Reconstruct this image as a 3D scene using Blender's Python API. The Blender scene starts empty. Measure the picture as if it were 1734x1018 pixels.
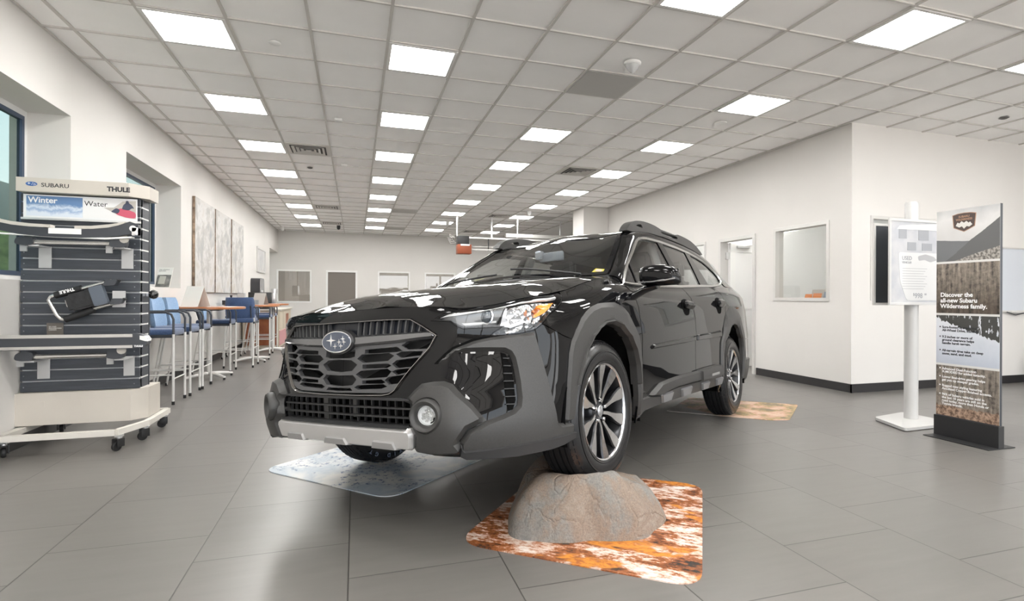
import bpy, bmesh, math, random
import numpy as np
from mathutils import Vector, Matrix
random.seed(7); np.random.seed(7)
SC_=bpy.context.scene; COL=SC_.collection
PI=math.pi
# ---------------------------------------------------------------- camera, world, exposure
YAW=.3148; ROLL=.0043; CAMH=1.09; F_PX=943.0
cam_d=bpy.data.cameras.new('camera'); cam=bpy.data.objects.new('camera',cam_d); COL.objects.link(cam)
cam_d.sensor_width=36; cam_d.lens=F_PX/1734*36; cam_d.shift_x=-42/1734; cam_d.shift_y=-4/1734
cam_d.clip_start=.05; cam_d.clip_end=200
_r=Vector((math.cos(YAW),-math.sin(YAW),0)); _w=Vector((math.sin(YAW),math.cos(YAW),0)); _u=Vector((0,0,1))
_rt=_r*math.cos(ROLL)+_u*math.sin(ROLL); _up=-_r*math.sin(ROLL)+_u*math.cos(ROLL)
M=Matrix.Identity(4)
for i in range(3): M[i][0]=_rt[i]; M[i][1]=_up[i]; M[i][2]=-_w[i]
M[2][3]=CAMH; cam.matrix_world=M; SC_.camera=cam
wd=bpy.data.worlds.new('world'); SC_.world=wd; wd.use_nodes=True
wn=wd.node_tree.nodes; wl=wd.node_tree.links
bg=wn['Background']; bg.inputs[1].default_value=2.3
_tc=wn.new('ShaderNodeTexCoord'); _sp=wn.new('ShaderNodeSeparateXYZ'); _cr=wn.new('ShaderNodeValToRGB')   # overcast sky above, brighter warm lower half added to light the ceiling
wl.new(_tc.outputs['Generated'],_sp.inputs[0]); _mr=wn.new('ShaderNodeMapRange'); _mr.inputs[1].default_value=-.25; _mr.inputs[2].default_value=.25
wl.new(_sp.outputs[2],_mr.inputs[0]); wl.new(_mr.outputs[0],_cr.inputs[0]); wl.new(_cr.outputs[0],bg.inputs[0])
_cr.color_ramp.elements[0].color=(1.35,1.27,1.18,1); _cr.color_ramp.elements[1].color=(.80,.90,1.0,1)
SC_.view_settings.view_transform='Standard'; SC_.view_settings.look='None'; SC_.view_settings.gamma=1
SC_.view_settings.exposure=1.04; SC_.view_settings.use_curve_mapping=False
PANEL_STRENGTH=14.0      # ceiling light panels
# ---------------------------------------------------------------- helpers
def obj(name,me,parent=None,mat=None):
    o=bpy.data.objects.new(name,me); COL.objects.link(o)
    if parent is not None: o.parent=parent
    if mat is not None and me is not None and not me.materials: me.materials.append(mat)
    return o
def empty(name,loc=(0,0,0),rz=0):
    o=bpy.data.objects.new(name,None); COL.objects.link(o); o.location=loc; o.rotation_euler=(0,0,rz); o.empty_display_size=.1
    return o
def tag(o,label=None,cat=None,group=None,kind=None):
    if label: o['label']=label
    if cat: o['category']=cat
    if group: o['group']=group
    if kind: o['kind']=kind
    return o
def mesh(verts,faces,smooth=None,name='m'):
    me=bpy.data.meshes.new(name); me.from_pydata([tuple(v) for v in verts],[],[tuple(f) for f in faces]); me.update()
    if smooth is not None:
        me.polygons.foreach_set('use_smooth',[True]*len(me.polygons)); me.set_sharp_from_angle(angle=math.radians(smooth))
    return me
def part(name,verts,faces,mat,parent=None,smooth=35): return obj(name,mesh(verts,faces,smooth),parent,mat)
class MB:
    """collects shapes into one mesh"""
    def __init__(s): s.v=[]; s.f=[]
    def add(s,v,f):
        n=len(s.v); s.v+= [tuple(p) for p in v]; s.f+=[tuple(i+n for i in q) for q in f]; return s
    def box(s,x0,x1,y0,y1,z0,z1,b=0,rz=0,c=None):
        bm=bmesh.new(); bmesh.ops.create_cube(bm,size=1)
        for v in bm.verts: v.co=Vector(((x0+x1)/2+v.co.x*(x1-x0),(y0+y1)/2+v.co.y*(y1-y0),(z0+z1)/2+v.co.z*(z1-z0)))
        if b: bmesh.ops.bevel(bm,geom=bm.edges[:],offset=b,segments=2,affect='EDGES',profile=.5)
        if rz:
            cc=Vector(c or ((x0+x1)/2,(y0+y1)/2,0)); R=Matrix.Rotation(rz,4,'Z')
            for v in bm.verts: v.co=cc+R@(v.co-cc)
        return s.bm(bm)
    def bm(s,bm):
        bm.verts.ensure_lookup_table(); bm.verts.index_update()
        s.add([v.co[:] for v in bm.verts],[[v.index for v in f.verts] for f in bm.faces]); bm.free(); return s
    def tube(s,pts,r,n=10,cap=True,closed=False):
        P=[Vector(p) for p in pts]; m=len(P); rr=r if hasattr(r,'__len__') else [r]*m
        vs=[];fs=[]; prev=None
        for i,p in enumerate(P):
            a=P[(i-1)%m] if (i>0 or closed) else p; b=P[(i+1)%m] if (i<m-1 or closed) else p
            d=(b-a).normalized()
            if prev is None:
                q=Vector((0,0,1)) if abs(d.z)<.9 else Vector((1,0,0)); x=d.cross(q).normalized()
            else: x=(prev-d*prev.dot(d)).normalized()
            prev=x; y=d.cross(x)
            for k in range(n):
                t=2*PI*k/n; vs.append(p+(x*math.cos(t)+y*math.sin(t))*rr[i])
        L=m if closed else m-1
        for i in range(L):
            for k in range(n): fs.append((i*n+k,i*n+(k+1)%n,((i+1)%m)*n+(k+1)%n,((i+1)%m)*n+k))
        if cap and not closed: fs.append(tuple(range(n-1,-1,-1))); fs.append(tuple(range((m-1)*n,m*n)))
        return s.add(vs,fs)
    def cyl(s,c,r,h,n=24,axis='z',r2=None):
        c=Vector(c); a={'x':Vector((1,0,0)),'y':Vector((0,1,0)),'z':Vector((0,0,1))}[axis]
        return s.tube([c,c+a*h],[r,r2 if r2 is not None else r],n)
    def lathe(s,prof,c=(0,0,0),n=32,axis='z'):
        vs=[];fs=[]; m=len(prof)
        for k in range(n):
            t=2*PI*k/n; ct,st=math.cos(t),math.sin(t)
            for r,h in prof:
                p={'z':(r*ct,r*st,h),'y':(r*ct,h,r*st),'x':(h,r*ct,r*st)}[axis]; vs.append((c[0]+p[0],c[1]+p[1],c[2]+p[2]))
        for k in range(n):
            for i in range(m-1):
                q=(k*m+i,k*m+i+1,((k+1)%n)*m+i+1,((k+1)%n)*m+i); fs.append(q if axis!='y' else q[::-1])
        return s.add(vs,fs)
    def prism(s,poly,z0,z1,axis='z'):
        n=len(poly)
        def P(a,b,h): return {'z':(a,b,h),'y':(a,h,b),'x':(h,a,b)}[axis]
        v=[P(a,b,z0) for a,b in poly]+[P(a,b,z1) for a,b in poly]
        f=[tuple(range(n-1,-1,-1)),tuple(range(n,2*n))]+[(i,(i+1)%n,n+(i+1)%n,n+i) for i in range(n)]
        return s.add(v,f)
    def build(s,name,mat,parent=None,smooth=35,weld=False):
        me=mesh(s.v,s.f,None); bm=bmesh.new(); bm.from_mesh(me)
        if weld: bmesh.ops.remove_doubles(bm,verts=bm.verts,dist=1e-5)
        bmesh.ops.recalc_face_normals(bm,faces=bm.faces); bm.to_mesh(me); bm.free()
        if smooth: me.polygons.foreach_set('use_smooth',[True]*len(me.polygons)); me.set_sharp_from_angle(angle=math.radians(smooth))
        return obj(name,me,parent,mat)
def round_poly(poly,r,n=6):
    out=[]; m=len(poly)
    for i in range(m):
        p=Vector(poly[i]); a=(Vector(poly[i-1])-p); b=(Vector(poly[(i+1)%m])-p)
        ra=min(r,a.length*.45,b.length*.45); A=p+a.normalized()*ra; B=p+b.normalized()*ra
        for k in range(n+1):
            t=k/n; out.append(tuple(A*(1-t)**2+p*2*t*(1-t)+B*t*t))
    return out
def copy_tree(o,parent=None):
    c=o.copy(); COL.objects.link(c); c.parent=parent
    for ch in list(o.children): copy_tree(ch,c)
    return c
# ---------------------------------------------------------------- materials
def mat(name,col=(.5,.5,.5),rough=.5,metal=0,coat=0,spec=.5,emit=None,estr=0,trans=0,alpha=1,coat_rough=.03,ior=None,sheen=0):
    m=bpy.data.materials.new(name); m.use_nodes=True; b=m.node_tree.nodes['Principled BSDF']
    b.inputs['Base Color'].default_value=(*col,1); b.inputs['Roughness'].default_value=rough; b.inputs['Metallic'].default_value=metal
    b.inputs['Coat Weight'].default_value=coat; b.inputs['Coat Roughness'].default_value=coat_rough; b.inputs['Coat IOR'].default_value=1.37; b.inputs['Specular IOR Level'].default_value=spec
    if emit: b.inputs['Emission Color'].default_value=(*emit,1); b.inputs['Emission Strength'].default_value=estr
    b.inputs['Transmission Weight'].default_value=trans; b.inputs['Alpha'].default_value=alpha; b.inputs['Sheen Weight'].default_value=sheen
    if ior: b.inputs['IOR'].default_value=ior
    return m
def nd(m,t,**k):
    n=m.node_tree.nodes.new(t)
    for a,b in k.items(): setattr(n,a,b)
    return n
def ln(m,a,b): m.node_tree.links.new(a,b)
def bsdf(m): return m.node_tree.nodes['Principled BSDF']
def ramp(m,fac,stops,interp='LINEAR'):
    r=nd(m,'ShaderNodeValToRGB'); r.color_ramp.interpolation=interp; e=r.color_ramp.elements
    while len(e)<len(stops): e.new(.5)
    for i,(p,c) in enumerate(stops): e[i].position=p; e[i].color=(*c,1) if len(c)==3 else c
    ln(m,fac,r.inputs[0]); return r
def coords(m,kind='Object',scale=(1,1,1),loc=(0,0,0),rot=(0,0,0)):
    t=nd(m,'ShaderNodeTexCoord'); p=nd(m,'ShaderNodeMapping'); p.inputs['Scale'].default_value=scale; p.inputs['Location'].default_value=loc; p.inputs['Rotation'].default_value=rot
    ln(m,t.outputs[kind],p.inputs[0]); return p.outputs[0]
def noise(m,vec,scale=5,detail=4,rough=.5,dist=0):
    n=nd(m,'ShaderNodeTexNoise'); n.inputs['Scale'].default_value=scale; n.inputs['Detail'].default_value=detail; n.inputs['Roughness'].default_value=rough; n.inputs['Distortion'].default_value=dist
    if vec is not None: ln(m,vec,n.inputs['Vector'])
    return n
def bump(m,h,strength=.2,dist=.01):
    b=nd(m,'ShaderNodeBump'); b.inputs['Strength'].default_value=strength; b.inputs['Distance'].default_value=dist
    ln(m,h,b.inputs['Height']); ln(m,b.outputs[0],bsdf(m).inputs['Normal']); return b
def math_(m,op,a,b=None,c=None):
    n=nd(m,'ShaderNodeMath',operation=op)
    for i,x in enumerate((a,b,c)):
        if x is None: continue
        if isinstance(x,(int,float)): n.inputs[i].default_value=x
        else: ln(m,x,n.inputs[i])
    return n.outputs[0]
def mixc(m,f,a,b):
    n=nd(m,'ShaderNodeMix',data_type='RGBA')
    for s_,x in ((0,f),(6,a),(7,b)):
        if isinstance(x,(int,float)): n.inputs[s_].default_value=x
        elif isinstance(x,tuple): n.inputs[s_].default_value=(*x,1)
        else: ln(m,x,n.inputs[s_])
    return n.outputs[2]
def noisy(m,c1,c2,scale=5,vec=None,detail=4,bmp=0,bscale=None):
    v=vec or coords(m); n=noise(m,v,scale,detail); r=ramp(m,n.outputs[0],[(.3,c1),(.7,c2)]); ln(m,r.outputs[0],bsdf(m).inputs['Base Color'])
    if bmp:
        n2=noise(m,v,bscale or scale*6,3); bump(m,n2.outputs[0],bmp,.004)
    return m
def glass_mat(name,tint=(.85,.88,.88),ior=1.5,gl=(1,1,1)):
    m=bpy.data.materials.new(name); m.use_nodes=True; nt=m.node_tree; nt.nodes.clear()
    o=nd(m,'ShaderNodeOutputMaterial'); t=nd(m,'ShaderNodeBsdfTransparent'); t.inputs[0].default_value=(*tint,1)
    g=nd(m,'ShaderNodeBsdfGlossy'); g.inputs[0].default_value=(*gl,1); g.inputs['Roughness'].default_value=.01
    f=nd(m,'ShaderNodeLayerWeight'); f.inputs[0].default_value=.5; x=nd(m,'ShaderNodeMixShader'); f0=((ior-1)/(ior+1))**2
    sch=math_(m,'ADD',f0,math_(m,'MULTIPLY',math_(m,'POWER',f.outputs['Facing'],5.0),1-f0))     # Schlick, same for both sides of a thin pane
    ln(m,sch,x.inputs[0]); ln(m,t.outputs[0],x.inputs[1]); ln(m,g.outputs[0],x.inputs[2]); ln(m,x.outputs[0],o.inputs[0]); return m
M_wall=noisy(mat('wall_paint',(.8,.78,.75),.75),(.66,.64,.615),(.69,.67,.645),1.2,bmp=.03,bscale=60)
M_white=mat('white_paint',(.82,.82,.80),.4)
M_dark=mat('dark_rubber',(.012,.012,.013),.6)
M_blk=mat('black_plastic',(.02,.02,.021),.45)
M_chrome=mat('chrome',(.85,.86,.88),.08,1)
M_alu=mat('brushed_aluminium',(.72,.72,.72),.32,.9)
M_text_w=mat('white_lettering',(.85,.85,.85),.6)
M_text_d=mat('dark_lettering',(.03,.03,.035),.6)
def text(name,s,size,mat_,parent,loc,rot,extrude=.0004,align='LEFT',bold=0,squash=1):
    cu=bpy.data.curves.new('t','FONT'); cu.body=s; cu.size=size; cu.extrude=extrude; cu.align_x=align; cu.offset=bold; cu.space_line=.95; cu.resolution_u=3
    tmp=bpy.data.objects.new('t',cu); COL.objects.link(tmp)
    me=bpy.data.meshes.new_from_object(tmp); bpy.data.objects.remove(tmp); me.materials.clear()
    o=obj(name,me,parent,mat_); o.location=loc; o.rotation_euler=rot; o.scale=(squash,1,1); return o
# ---------------------------------------------------------------- the room
TL=.5805; GX0=-.9202; GY0=4.635; HC=3.151; XL=-2.30; XR=5.51; YF=18.95; YB=-5.5; YA=5.05; XFAR=10.5
def struct(name,mb,m,smooth=None,label=None):
    o=mb.build(name,m,None,smooth); o['kind']='structure'; return o
# floor tiles: running bond, procedural
M_floor=mat('floor_tile',(.25,.24,.225),.32,spec=.5); m=M_floor
g=nd(m,'ShaderNodeNewGeometry'); sx=nd(m,'ShaderNodeSeparateXYZ'); ln(m,g.outputs['Position'],sx.inputs[0])
cx_=math_(m,'DIVIDE',math_(m,'ADD',sx.outputs[0],.022),.6087); k=math_(m,'FLOOR',cx_); fx=math_(m,'FRACT',cx_)
odd=math_(m,'FLOORED_MODULO',k,2.0); ry=math_(m,'DIVIDE',math_(m,'SUBTRACT',math_(m,'SUBTRACT',sx.outputs[1],2.275),math_(m,'MULTIPLY',odd,.33)),.604)
fy=math_(m,'FRACT',ry); kr=math_(m,'FLOOR',ry)
dx=math_(m,'MULTIPLY',math_(m,'SUBTRACT',.5,math_(m,'ABSOLUTE',math_(m,'SUBTRACT',fx,.5))),.6087)
dy=math_(m,'MULTIPLY',math_(m,'SUBTRACT',.5,math_(m,'ABSOLUTE',math_(m,'SUBTRACT',fy,.5))),.604)
dmin=math_(m,'MINIMUM',dx,dy); gr=nd(m,'ShaderNodeMapRange'); ln(m,dmin,gr.inputs[0]); gr.inputs[1].default_value=.0018; gr.inputs[2].default_value=.0034
cid=nd(m,'ShaderNodeCombineXYZ'); ln(m,k,cid.inputs[0]); ln(m,kr,cid.inputs[1]); wn_=nd(m,'ShaderNodeTexWhiteNoise'); ln(m,cid.outputs[0],wn_.inputs[0])
mp=nd(m,'ShaderNodeMapping'); ln(m,g.outputs['Position'],mp.inputs[0]); mp.inputs['Scale'].default_value=(1,6,1)
n1=noise(m,mp.outputs[0],3,6,.6); n2=noise(m,g.outputs['Position'],1.1,3)
v=math_(m,'ADD',math_(m,'MULTIPLY',n1.outputs[0],.06),math_(m,'ADD',math_(m,'MULTIPLY',n2.outputs[0],.04),math_(m,'MULTIPLY',wn_.outputs[0],.025)))
rr=ramp(m,v,[(.03,(.130,.123,.115)),(.11,(.180,.171,.159))]); colr=mixc(m,gr.outputs[0],(.05,.047,.043),rr.outputs[0]); ln(m,colr,bsdf(m).inputs['Base Color'])
ro=math_(m,'ADD',.27,math_(m,'MULTIPLY',n2.outputs[0],.06)); ln(m,ro,bsdf(m).inputs['Roughness'])
bump(m,math_(m,'ADD',math_(m,'MULTIPLY',gr.outputs[0],.5),math_(m,'MULTIPLY',n1.outputs[0],.03)),.18,.003)
struct('floor',MB().box(-3.4,XFAR+.3,YB-.3,YF+.4,-.12,0),M_floor)
# ceiling tiles and grid
M_tile=noisy(mat('ceiling_tile',(.72,.71,.69),.85),(.91,.90,.885),(.95,.94,.925),2.2,bmp=.06,bscale=220)
M_grid=mat('ceiling_grid_metal',(.58,.56,.53),.5)
struct('ceiling',MB().box(-3.4,XFAR+.3,YB-.3,YF+.4,HC+.012,HC+.15),M_tile)
gm=MB()
i0=math.floor((XL-GX0)/TL); i1=math.ceil((XFAR-GX0)/TL)
for i in range(i0,i1+1):
    x=GX0+i*TL
    if XL<x<XFAR: gm.box(x-.011,x+.011,YB,YF if x<XR else YA,HC-.001,HC+.012)
j0=math.floor((YB-GY0)/TL); j1=math.ceil((YF-GY0)/TL)
for j in range(j0,j1+1):
    y=GY0+j*TL
    if YB<y<YF: gm.box(XL,XFAR if y<YA else XR,y-.009,y+.009,HC-.0005,HC+.0115)
gm.box(XL,XL+.02,YB,YF,HC-.002,HC+.01); gm.box(XR-.02,XR,YA,11.6,HC-.002,HC+.01)
g_=struct('trim_1',gm,M_grid)
# walls
WN=[(3.78,5.713),(6.916,8.85)]    # window niches of the left wall
NZ0,NZ1=1.205,2.616; ND=.30
def wall_left():
    mb=MB(); X0=XL-ND-.12
    ys=[YB]+[y for n in WN for y in n]+[17.2]
    for a,b in ((YB,WN[0][0]),(WN[0][1],WN[1][0]),(WN[1][1],17.2)): mb.box(X0,XL,a,b,0,HC+.05)
    for a,b in WN: mb.box(X0,XL,a,b,0,NZ0); mb.box(X0,XL,a,b,NZ1,HC+.05)
    mb.box(X0,XL,17.2,YF,2.476,HC+.05)
    return mb
struct('wall_left',wall_left(),M_wall)
struct('wall_left_back',MB().box(-3.5,-3.4,16.5,YF,0,HC),M_wall)
RD=(6.737,7.49); RW=(5.407,6.282); RS=(7.93,8.6)
mb=MB(); T_=.12
for a,b in ((YA,RW[0]),(RW[1],RD[0]),(RD[1],RS[0]),(RS[1],11.65)): mb.box(XR,XR+T_,a,b,0,HC+.05)
mb.box(XR,XR+T_,RW[0],RW[1],0,1.105); mb.box(XR,XR+T_,RW[0],RW[1],2.022,HC+.05); mb.box(XR,XR+T_,RD[0],RD[1],1.99,HC+.05)
mb.box(XR,XR+T_,RS[0],RS[1],0,1.1); mb.box(XR,XR+T_,RS[0],RS[1],2.0,HC+.05)
struct('wall_right',mb,M_wall)
AW=(5.83,7.0)
mb=MB(); mb.box(XR+T_,AW[0],YA,YA+T_,0,HC+.05).box(AW[1],XFAR,YA,YA+T_,0,HC+.05).box(AW[0],AW[1],YA,YA+T_,0,1.114).box(AW[0],AW[1],YA,YA+T_,2.052,HC+.05)
struct('wall_alcove',mb,M_wall)
struct('wall_pillar',MB().box(4.90,XR+.3,11.65,12.3,0,HC+.05),M_wall)
FW=[(-2.295,-1.366,.957,1.908),(.737,1.685,.957,1.908),(2.245,3.20,.957,1.893),(4.0,4.95,.957,1.9)]; FD=(-.842,.0,1.895)
mb=MB(); xs=[-3.5]; T2=.12
edges=sorted([(a,b,z0,z1) for a,b,z0,z1 in FW]+[(FD[0],FD[1],0,FD[2])]); x=-3.5
for a,b,z0,z1 in edges:
    mb.box(x,a,YF,YF+T2,0,HC+.05)
    if z0>0: mb.box(a,b,YF,YF+T2,0,z0)
    mb.box(a,b,YF,YF+T2,z1,HC+.05); x=b
mb.box(x,9.2,YF,YF+T2,0,HC+.05)
struct('wall_far',mb,M_wall)
struct('wall_far_right',MB().box(9.2,9.3,12.3,YF+.1,0,HC),M_wall)
struct('wall_far_right_return',MB().box(XR+.3,9.2,12.2,12.3,0,HC),M_wall)
# glazed front of the showroom behind and to the right of the viewpoint (daylight side)
mb=MB().box(-3.4,XFAR,YB-.12,YB,0,.35).box(-3.4,XFAR,YB-.12,YB,2.75,HC)
for x in (-3.4,-1.0,1.4,3.8,6.2,8.6,XFAR-.12): mb.box(x,x+.14,YB-.12,YB,.35,2.75)
struct('wall_front',mb,M_wall)
mb=MB().box(XFAR,XFAR+.12,YB,YA+.1,0,.35).box(XFAR,XFAR+.12,YB,YA+.1,2.75,HC)
for y in (YB,-3.0): mb.box(XFAR,XFAR+.12,y,y+.7,.35,2.75)
mb.box(XFAR,XFAR+.12,-1.2,YA+.1,.35,2.75)
struct('wall_right_front',mb,M_wall)
# baseboards
M_base=mat('baseboard_vinyl',(.022,.021,.022),.38)
def bb(name,mb): return struct(name,mb,M_base)
mb=MB()
for a,b in ((YB,17.2),): mb.box(XL,XL+.012,a,b,0,.10)
bb('baseboard_left',mb)
bb('baseboard_right',MB().box(XR-.012,XR,YA-.012,6.66,0,.10).box(XR-.012,XR,7.62,11.65,0,.10).box(XR-.012,XFAR,YA-.012,YA,0,.10))
bb('baseboard_far',MB().box(-3.3,-.93,YF-.012,YF,0,.10).box(.09,9.2,YF-.012,YF,0,.10).box(4.888,4.90,11.65,12.3,0,.10).box(4.888,XR,11.638,11.65,0,.1))
# rooms glimpsed through openings
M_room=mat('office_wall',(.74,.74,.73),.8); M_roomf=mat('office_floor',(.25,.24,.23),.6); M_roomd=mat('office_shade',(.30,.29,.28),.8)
def room(n,x0,x1,y0,y1,open_,m=None,lit=True):
    t=.06; m=m or M_room
    mb=MB()
    if open_!='-x': mb.box(x0-t,x0,y0,y1,0,HC+.01)
    if open_!='+x': mb.box(x1,x1+t,y0,y1,0,HC+.01)
    if open_!='-y': mb.box(x0,x1,y0-t,y0,0,HC+.01)
    if open_!='+y': mb.box(x0,x1,y1,y1+t,0,HC+.01)
    struct('wall_'+n,mb,m)
M_lite=mat('light_diffuser',(1,1,1),.5,emit=(1,.985,.955),estr=PANEL_STRENGTH)
M_lframe=mat('light_frame',(.72,.71,.69),.5)
room('office_right',XR+T_,9.1,YA+T_+.01,8.9,'-x')
OFFICE=[(12,3),(12,6),(14,3),(14,6)]
# left wall niche windows
M_wglass=glass_mat('window_glass',(.955,.96,.955),1.45)
M_lglass=glass_mat('tinted_window_glass',(.42,.47,.45),1.5)
M_frame=mat('window_frame_blue_grey',(.035,.06,.11),.4); M_jamb=mat('window_liner_white',(.80,.80,.79),.5)
M_fg=mat('window_frosted_film',(.55,.6,.6),.5)
for n,(a,b) in enumerate(WN):
    X=XL-ND; mb=MB(); w=.05
    mb.box(X-.04,X,a,b,NZ0,NZ0+w).box(X-.04,X,a,b,NZ1-w,NZ1).box(X-.04,X,a,a+w,NZ0+w,NZ1-w).box(X-.04,X,b-w,b,NZ0+w,NZ1-w)
    wo=struct('window_%d'%(n+1),mb,M_jamb)
    i=w; mb=MB(); w2=.035
    mb.box(X-.03,X+.006,a+i,b-i,NZ0+i,NZ0+i+w2).box(X-.03,X+.006,a+i,b-i,NZ1-i-w2,NZ1-i).box(X-.03,X+.006,a+i,a+i+w2,NZ0+i+w2,NZ1-i-w2).box(X-.03,X+.006,b-i-w2,b-i,NZ0+i+w2,NZ1-i-w2)
    mb.build('window_frame',M_frame,wo,None)
    MB().box(X-.018,X-.012,a+i+w2,b-i-w2,NZ0+i+w2,NZ1-i-w2).build('window_pane',M_lglass,wo,None)
# outdoors seen through the left windows
M_grass=noisy(mat('lawn',(.1,.2,.05),.9),(.10,.22,.04),(.25,.38,.10),3,bmp=.3)
tag(MB().box(-14,-2.75,-3,14,-.3,-.22).build('lawn',M_grass,None,None),'green lawn outside beyond the left windows','grass',kind='stuff')
M_ext=noisy(mat('grey_green_wall',(.35,.42,.42),.8),(.20,.25,.25),(.28,.33,.33),1.5)
tag(MB().box(-6.4,-6.2,1,14,-.215,3.2).build('neighbouring_building',M_ext,None,None),'grey green neighbouring building outside the left windows','building')
M_hedge=noisy(mat('hedge_leaves',(.1,.2,.05),.9),(.06,.15,.03),(.30,.40,.14),14,bmp=.8,bscale=30)
hb=MB(); bm=bmesh.new(); bmesh.ops.create_icosphere(bm,subdivisions=4,radius=1)
from mathutils import noise as mno
for v in bm.verts:
    d_=1+.18*mno.noise(v.co*3)+.08*mno.noise(v.co*9); v.co=Vector((-4.9+v.co.x*.8*d_,10.9+v.co.y*1.5*d_,1.06+v.co.z*1.1*d_))
hb.bm(bm); tag(hb.build('hedge_bush',M_hedge,None,60),'green bush outside beyond the left windows','bush')
# window and door of the right wall
M_alf=mat('aluminium_frame',(.62,.61,.59),.4,.25)
def framed(name,axis,at_,a,b,z0,z1,w,d0,d1,sill=True,m=None):
    mb=MB()
    def bx(p,q,r,s):
        if axis=='x': mb.box(at_+d0,at_+d1,p,q,r,s,.002)
        else: mb.box(p,q,at_+d0,at_+d1,r,s,.002)
    e=.004; bx(a-w,b+w,z1-e,z1+w); bx(a-w,a+e,z0,z1-e); bx(b-e,b+w,z0,z1-e)
    if sill: bx(a-w,b+w,z0-w,z0+e)
    return struct(name,mb,m or M_alf)
w3=framed('window_3','x',XR,RW[0],RW[1],1.105,2.022,.04,-.012,.125,m=M_alf)
MB().box(XR+.05,XR+.056,RW[0],RW[1],1.105,2.022).build('window_pane',M_wglass,w3,None)
w4=framed('window_4','x',XR,RS[0],RS[1],1.1,2.0,.035,-.012,.125)
MB().box(XR+.05,XR+.056,RS[0],RS[1],1.1,2.0).build('window_pane',M_wglass,w4,None)
w5=framed('window_5','y',YA,AW[0],AW[1],1.114,2.052,.035,-.012,.125)
MB().box(AW[0],AW[1],YA+.05,YA+.056,1.114,2.052).build('window_pane',M_wglass,w5,None)
d1=framed('door_1','x',XR,RD[0],RD[1],0,1.99,.05,-.02,.13,sill=False)
# open white door leaf swung into the office
lf=MB(); lf.box(0,.76,-.02,.02,.01,1.975,.002)
dl=lf.build('door_leaf',mat('door_white',(.80,.80,.79),.35),d1,None); dl.location=(XR+.13,RD[1]-.03,0); dl.rotation_euler=(0,0,math.radians(6))
fr=MB().box(.0,.76,-.028,-.02,1.84,1.975).box(0,.1,-.028,-.02,.01,1.84).box(.66,.76,-.028,-.02,.01,1.84).box(.1,.66,-.028,-.02,.01,.20).box(.1,.66,-.028,-.02,.93,.96)
f2=fr.build('door_rail',M_white,d1,None); f2.location=dl.location; f2.rotation_euler=dl.rotation_euler
cl=MB().box(.12,.38,-.06,-.03,1.90,1.94,.004).tube([(.25,-.07,1.93),(.45,-.20,1.955),(.62,-.12,1.965)],.008,8).build('door_closer',M_alu,d1); cl.location=dl.location; cl.rotation_euler=dl.rotation_euler
for zz in (.25,1.0,1.72): MB().box(XR+.075,XR+.125,RD[1]-.035,RD[1]-.002,zz,zz+.11,.002).build('door_hinge',M_alu,d1)
# far wall windows and door
M_fglass=glass_mat('far_window_glass',(.55,.53,.50),1.8)
for n,(a,b,z0,z1) in enumerate(FW):
    w=framed('window_%d'%(6+n),'y',YF,a,b,z0,z1,.04,-.012,.125,m=M_jamb)
    MB().box(a,b,YF+.05,YF+.056,z0,z1).build('window_pane',M_fglass,w,None)
fd=framed('door_2','y',YF,FD[0],FD[1],0,FD[2],.055,-.02,.12,sill=False,m=M_jamb)
MB().box(FD[0],FD[1],YF+.03,YF+.07,.01,FD[2]).build('door_leaf',mat('door_taupe',(.17,.15,.13),.5),fd,None)
MB().tube([(FD[1]-.09,YF+.03,.98),(FD[1]-.09,YF-.04,.98),(FD[1]-.2,YF-.04,.98)],.011,8).build('door_handle',M_alu,fd)
room('office_far',-3.2,6.0,YF+T2+.01,YF+3.6,'-y',M_roomd)
# ---- ceiling lights
def light_at(i,j,first=[None]):
    x=GX0+i*TL; y=GY0+j*TL
    names={}
    if first[0] is None:
        r=empty('ceiling_light',(0,0,0)); w=.026
        MB().box(.011,TL-.011,.011,.011+w,-.006,.012).box(.011,TL-.011,TL-.011-w,TL-.011,-.006,.012).box(.011,.011+w,.011+w,TL-.011-w,-.006,.012).box(TL-.011-w,TL-.011,.011+w,TL-.011-w,-.006,.012).build('light_frame',M_lframe,r,None)
        MB().box(.011+w,TL-.011-w,.011+w,TL-.011-w,-.002,.006).build('diffuser',M_lite,r,None); first[0]=r; o=r
    else: o=copy_tree(first[0])
    o.location=(x,y,HC); return o
RN={-1:('left','leftmost'),2:('second','second from the left'),5:('third','third from the left'),8:('fourth','fourth from the left'),11:('fifth','fifth from the left')}
ordw=['first','second','third','fourth','fifth','sixth','seventh','eighth','ninth','tenth','eleventh','twelfth','thirteenth']
vis=set()
for ci,col in enumerate((-1,2,5,8,11,14)):
    seq=0
    for j in range(-15,24,3):
        y=GY0+j*TL
        if y+TL>YF or y<YB: continue
        x=GX0+col*TL
        if x+TL>XR and y+TL>YA: continue
        if col==5 and j==0: continue
        if col==14 and j not in (-9,-6,-3): continue
        o=light_at(col,j)
        where={-1:'leftmost row',2:'second row from the left',5:'third row from the left',8:'fourth row from the left',11:'fifth row from the left',14:'rightmost row'}[col]
        k=(j+15)//3
        if (col in(-1,2) and j>=0) or (col==5 and j>=-3) or (col in (8,) and j>=-3):
            n0={-1:0,2:0,5:-3,8:-3}[col]; q=(j-n0)//3
            if col==5 and j>0: q-=1
            tag(o,'glowing square panel light in the %s, %s from the front'%(where,ordw[q]),'ceiling light','ceiling panel lights')
        else: tag(o,'glowing square panel light overhead at the right in the %s'%where if col>5 else 'glowing square panel light overhead near the viewpoint in the %s'%where,'ceiling light','ceiling panel lights')
# extra lights beyond the pillar
for (i,j) in ((8,18),(11,15)):
    pass
for (i_,j_) in OFFICE: tag(light_at(i_,j_),'square panel light inside the office behind the right wall','ceiling light','office panel lights')
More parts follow.
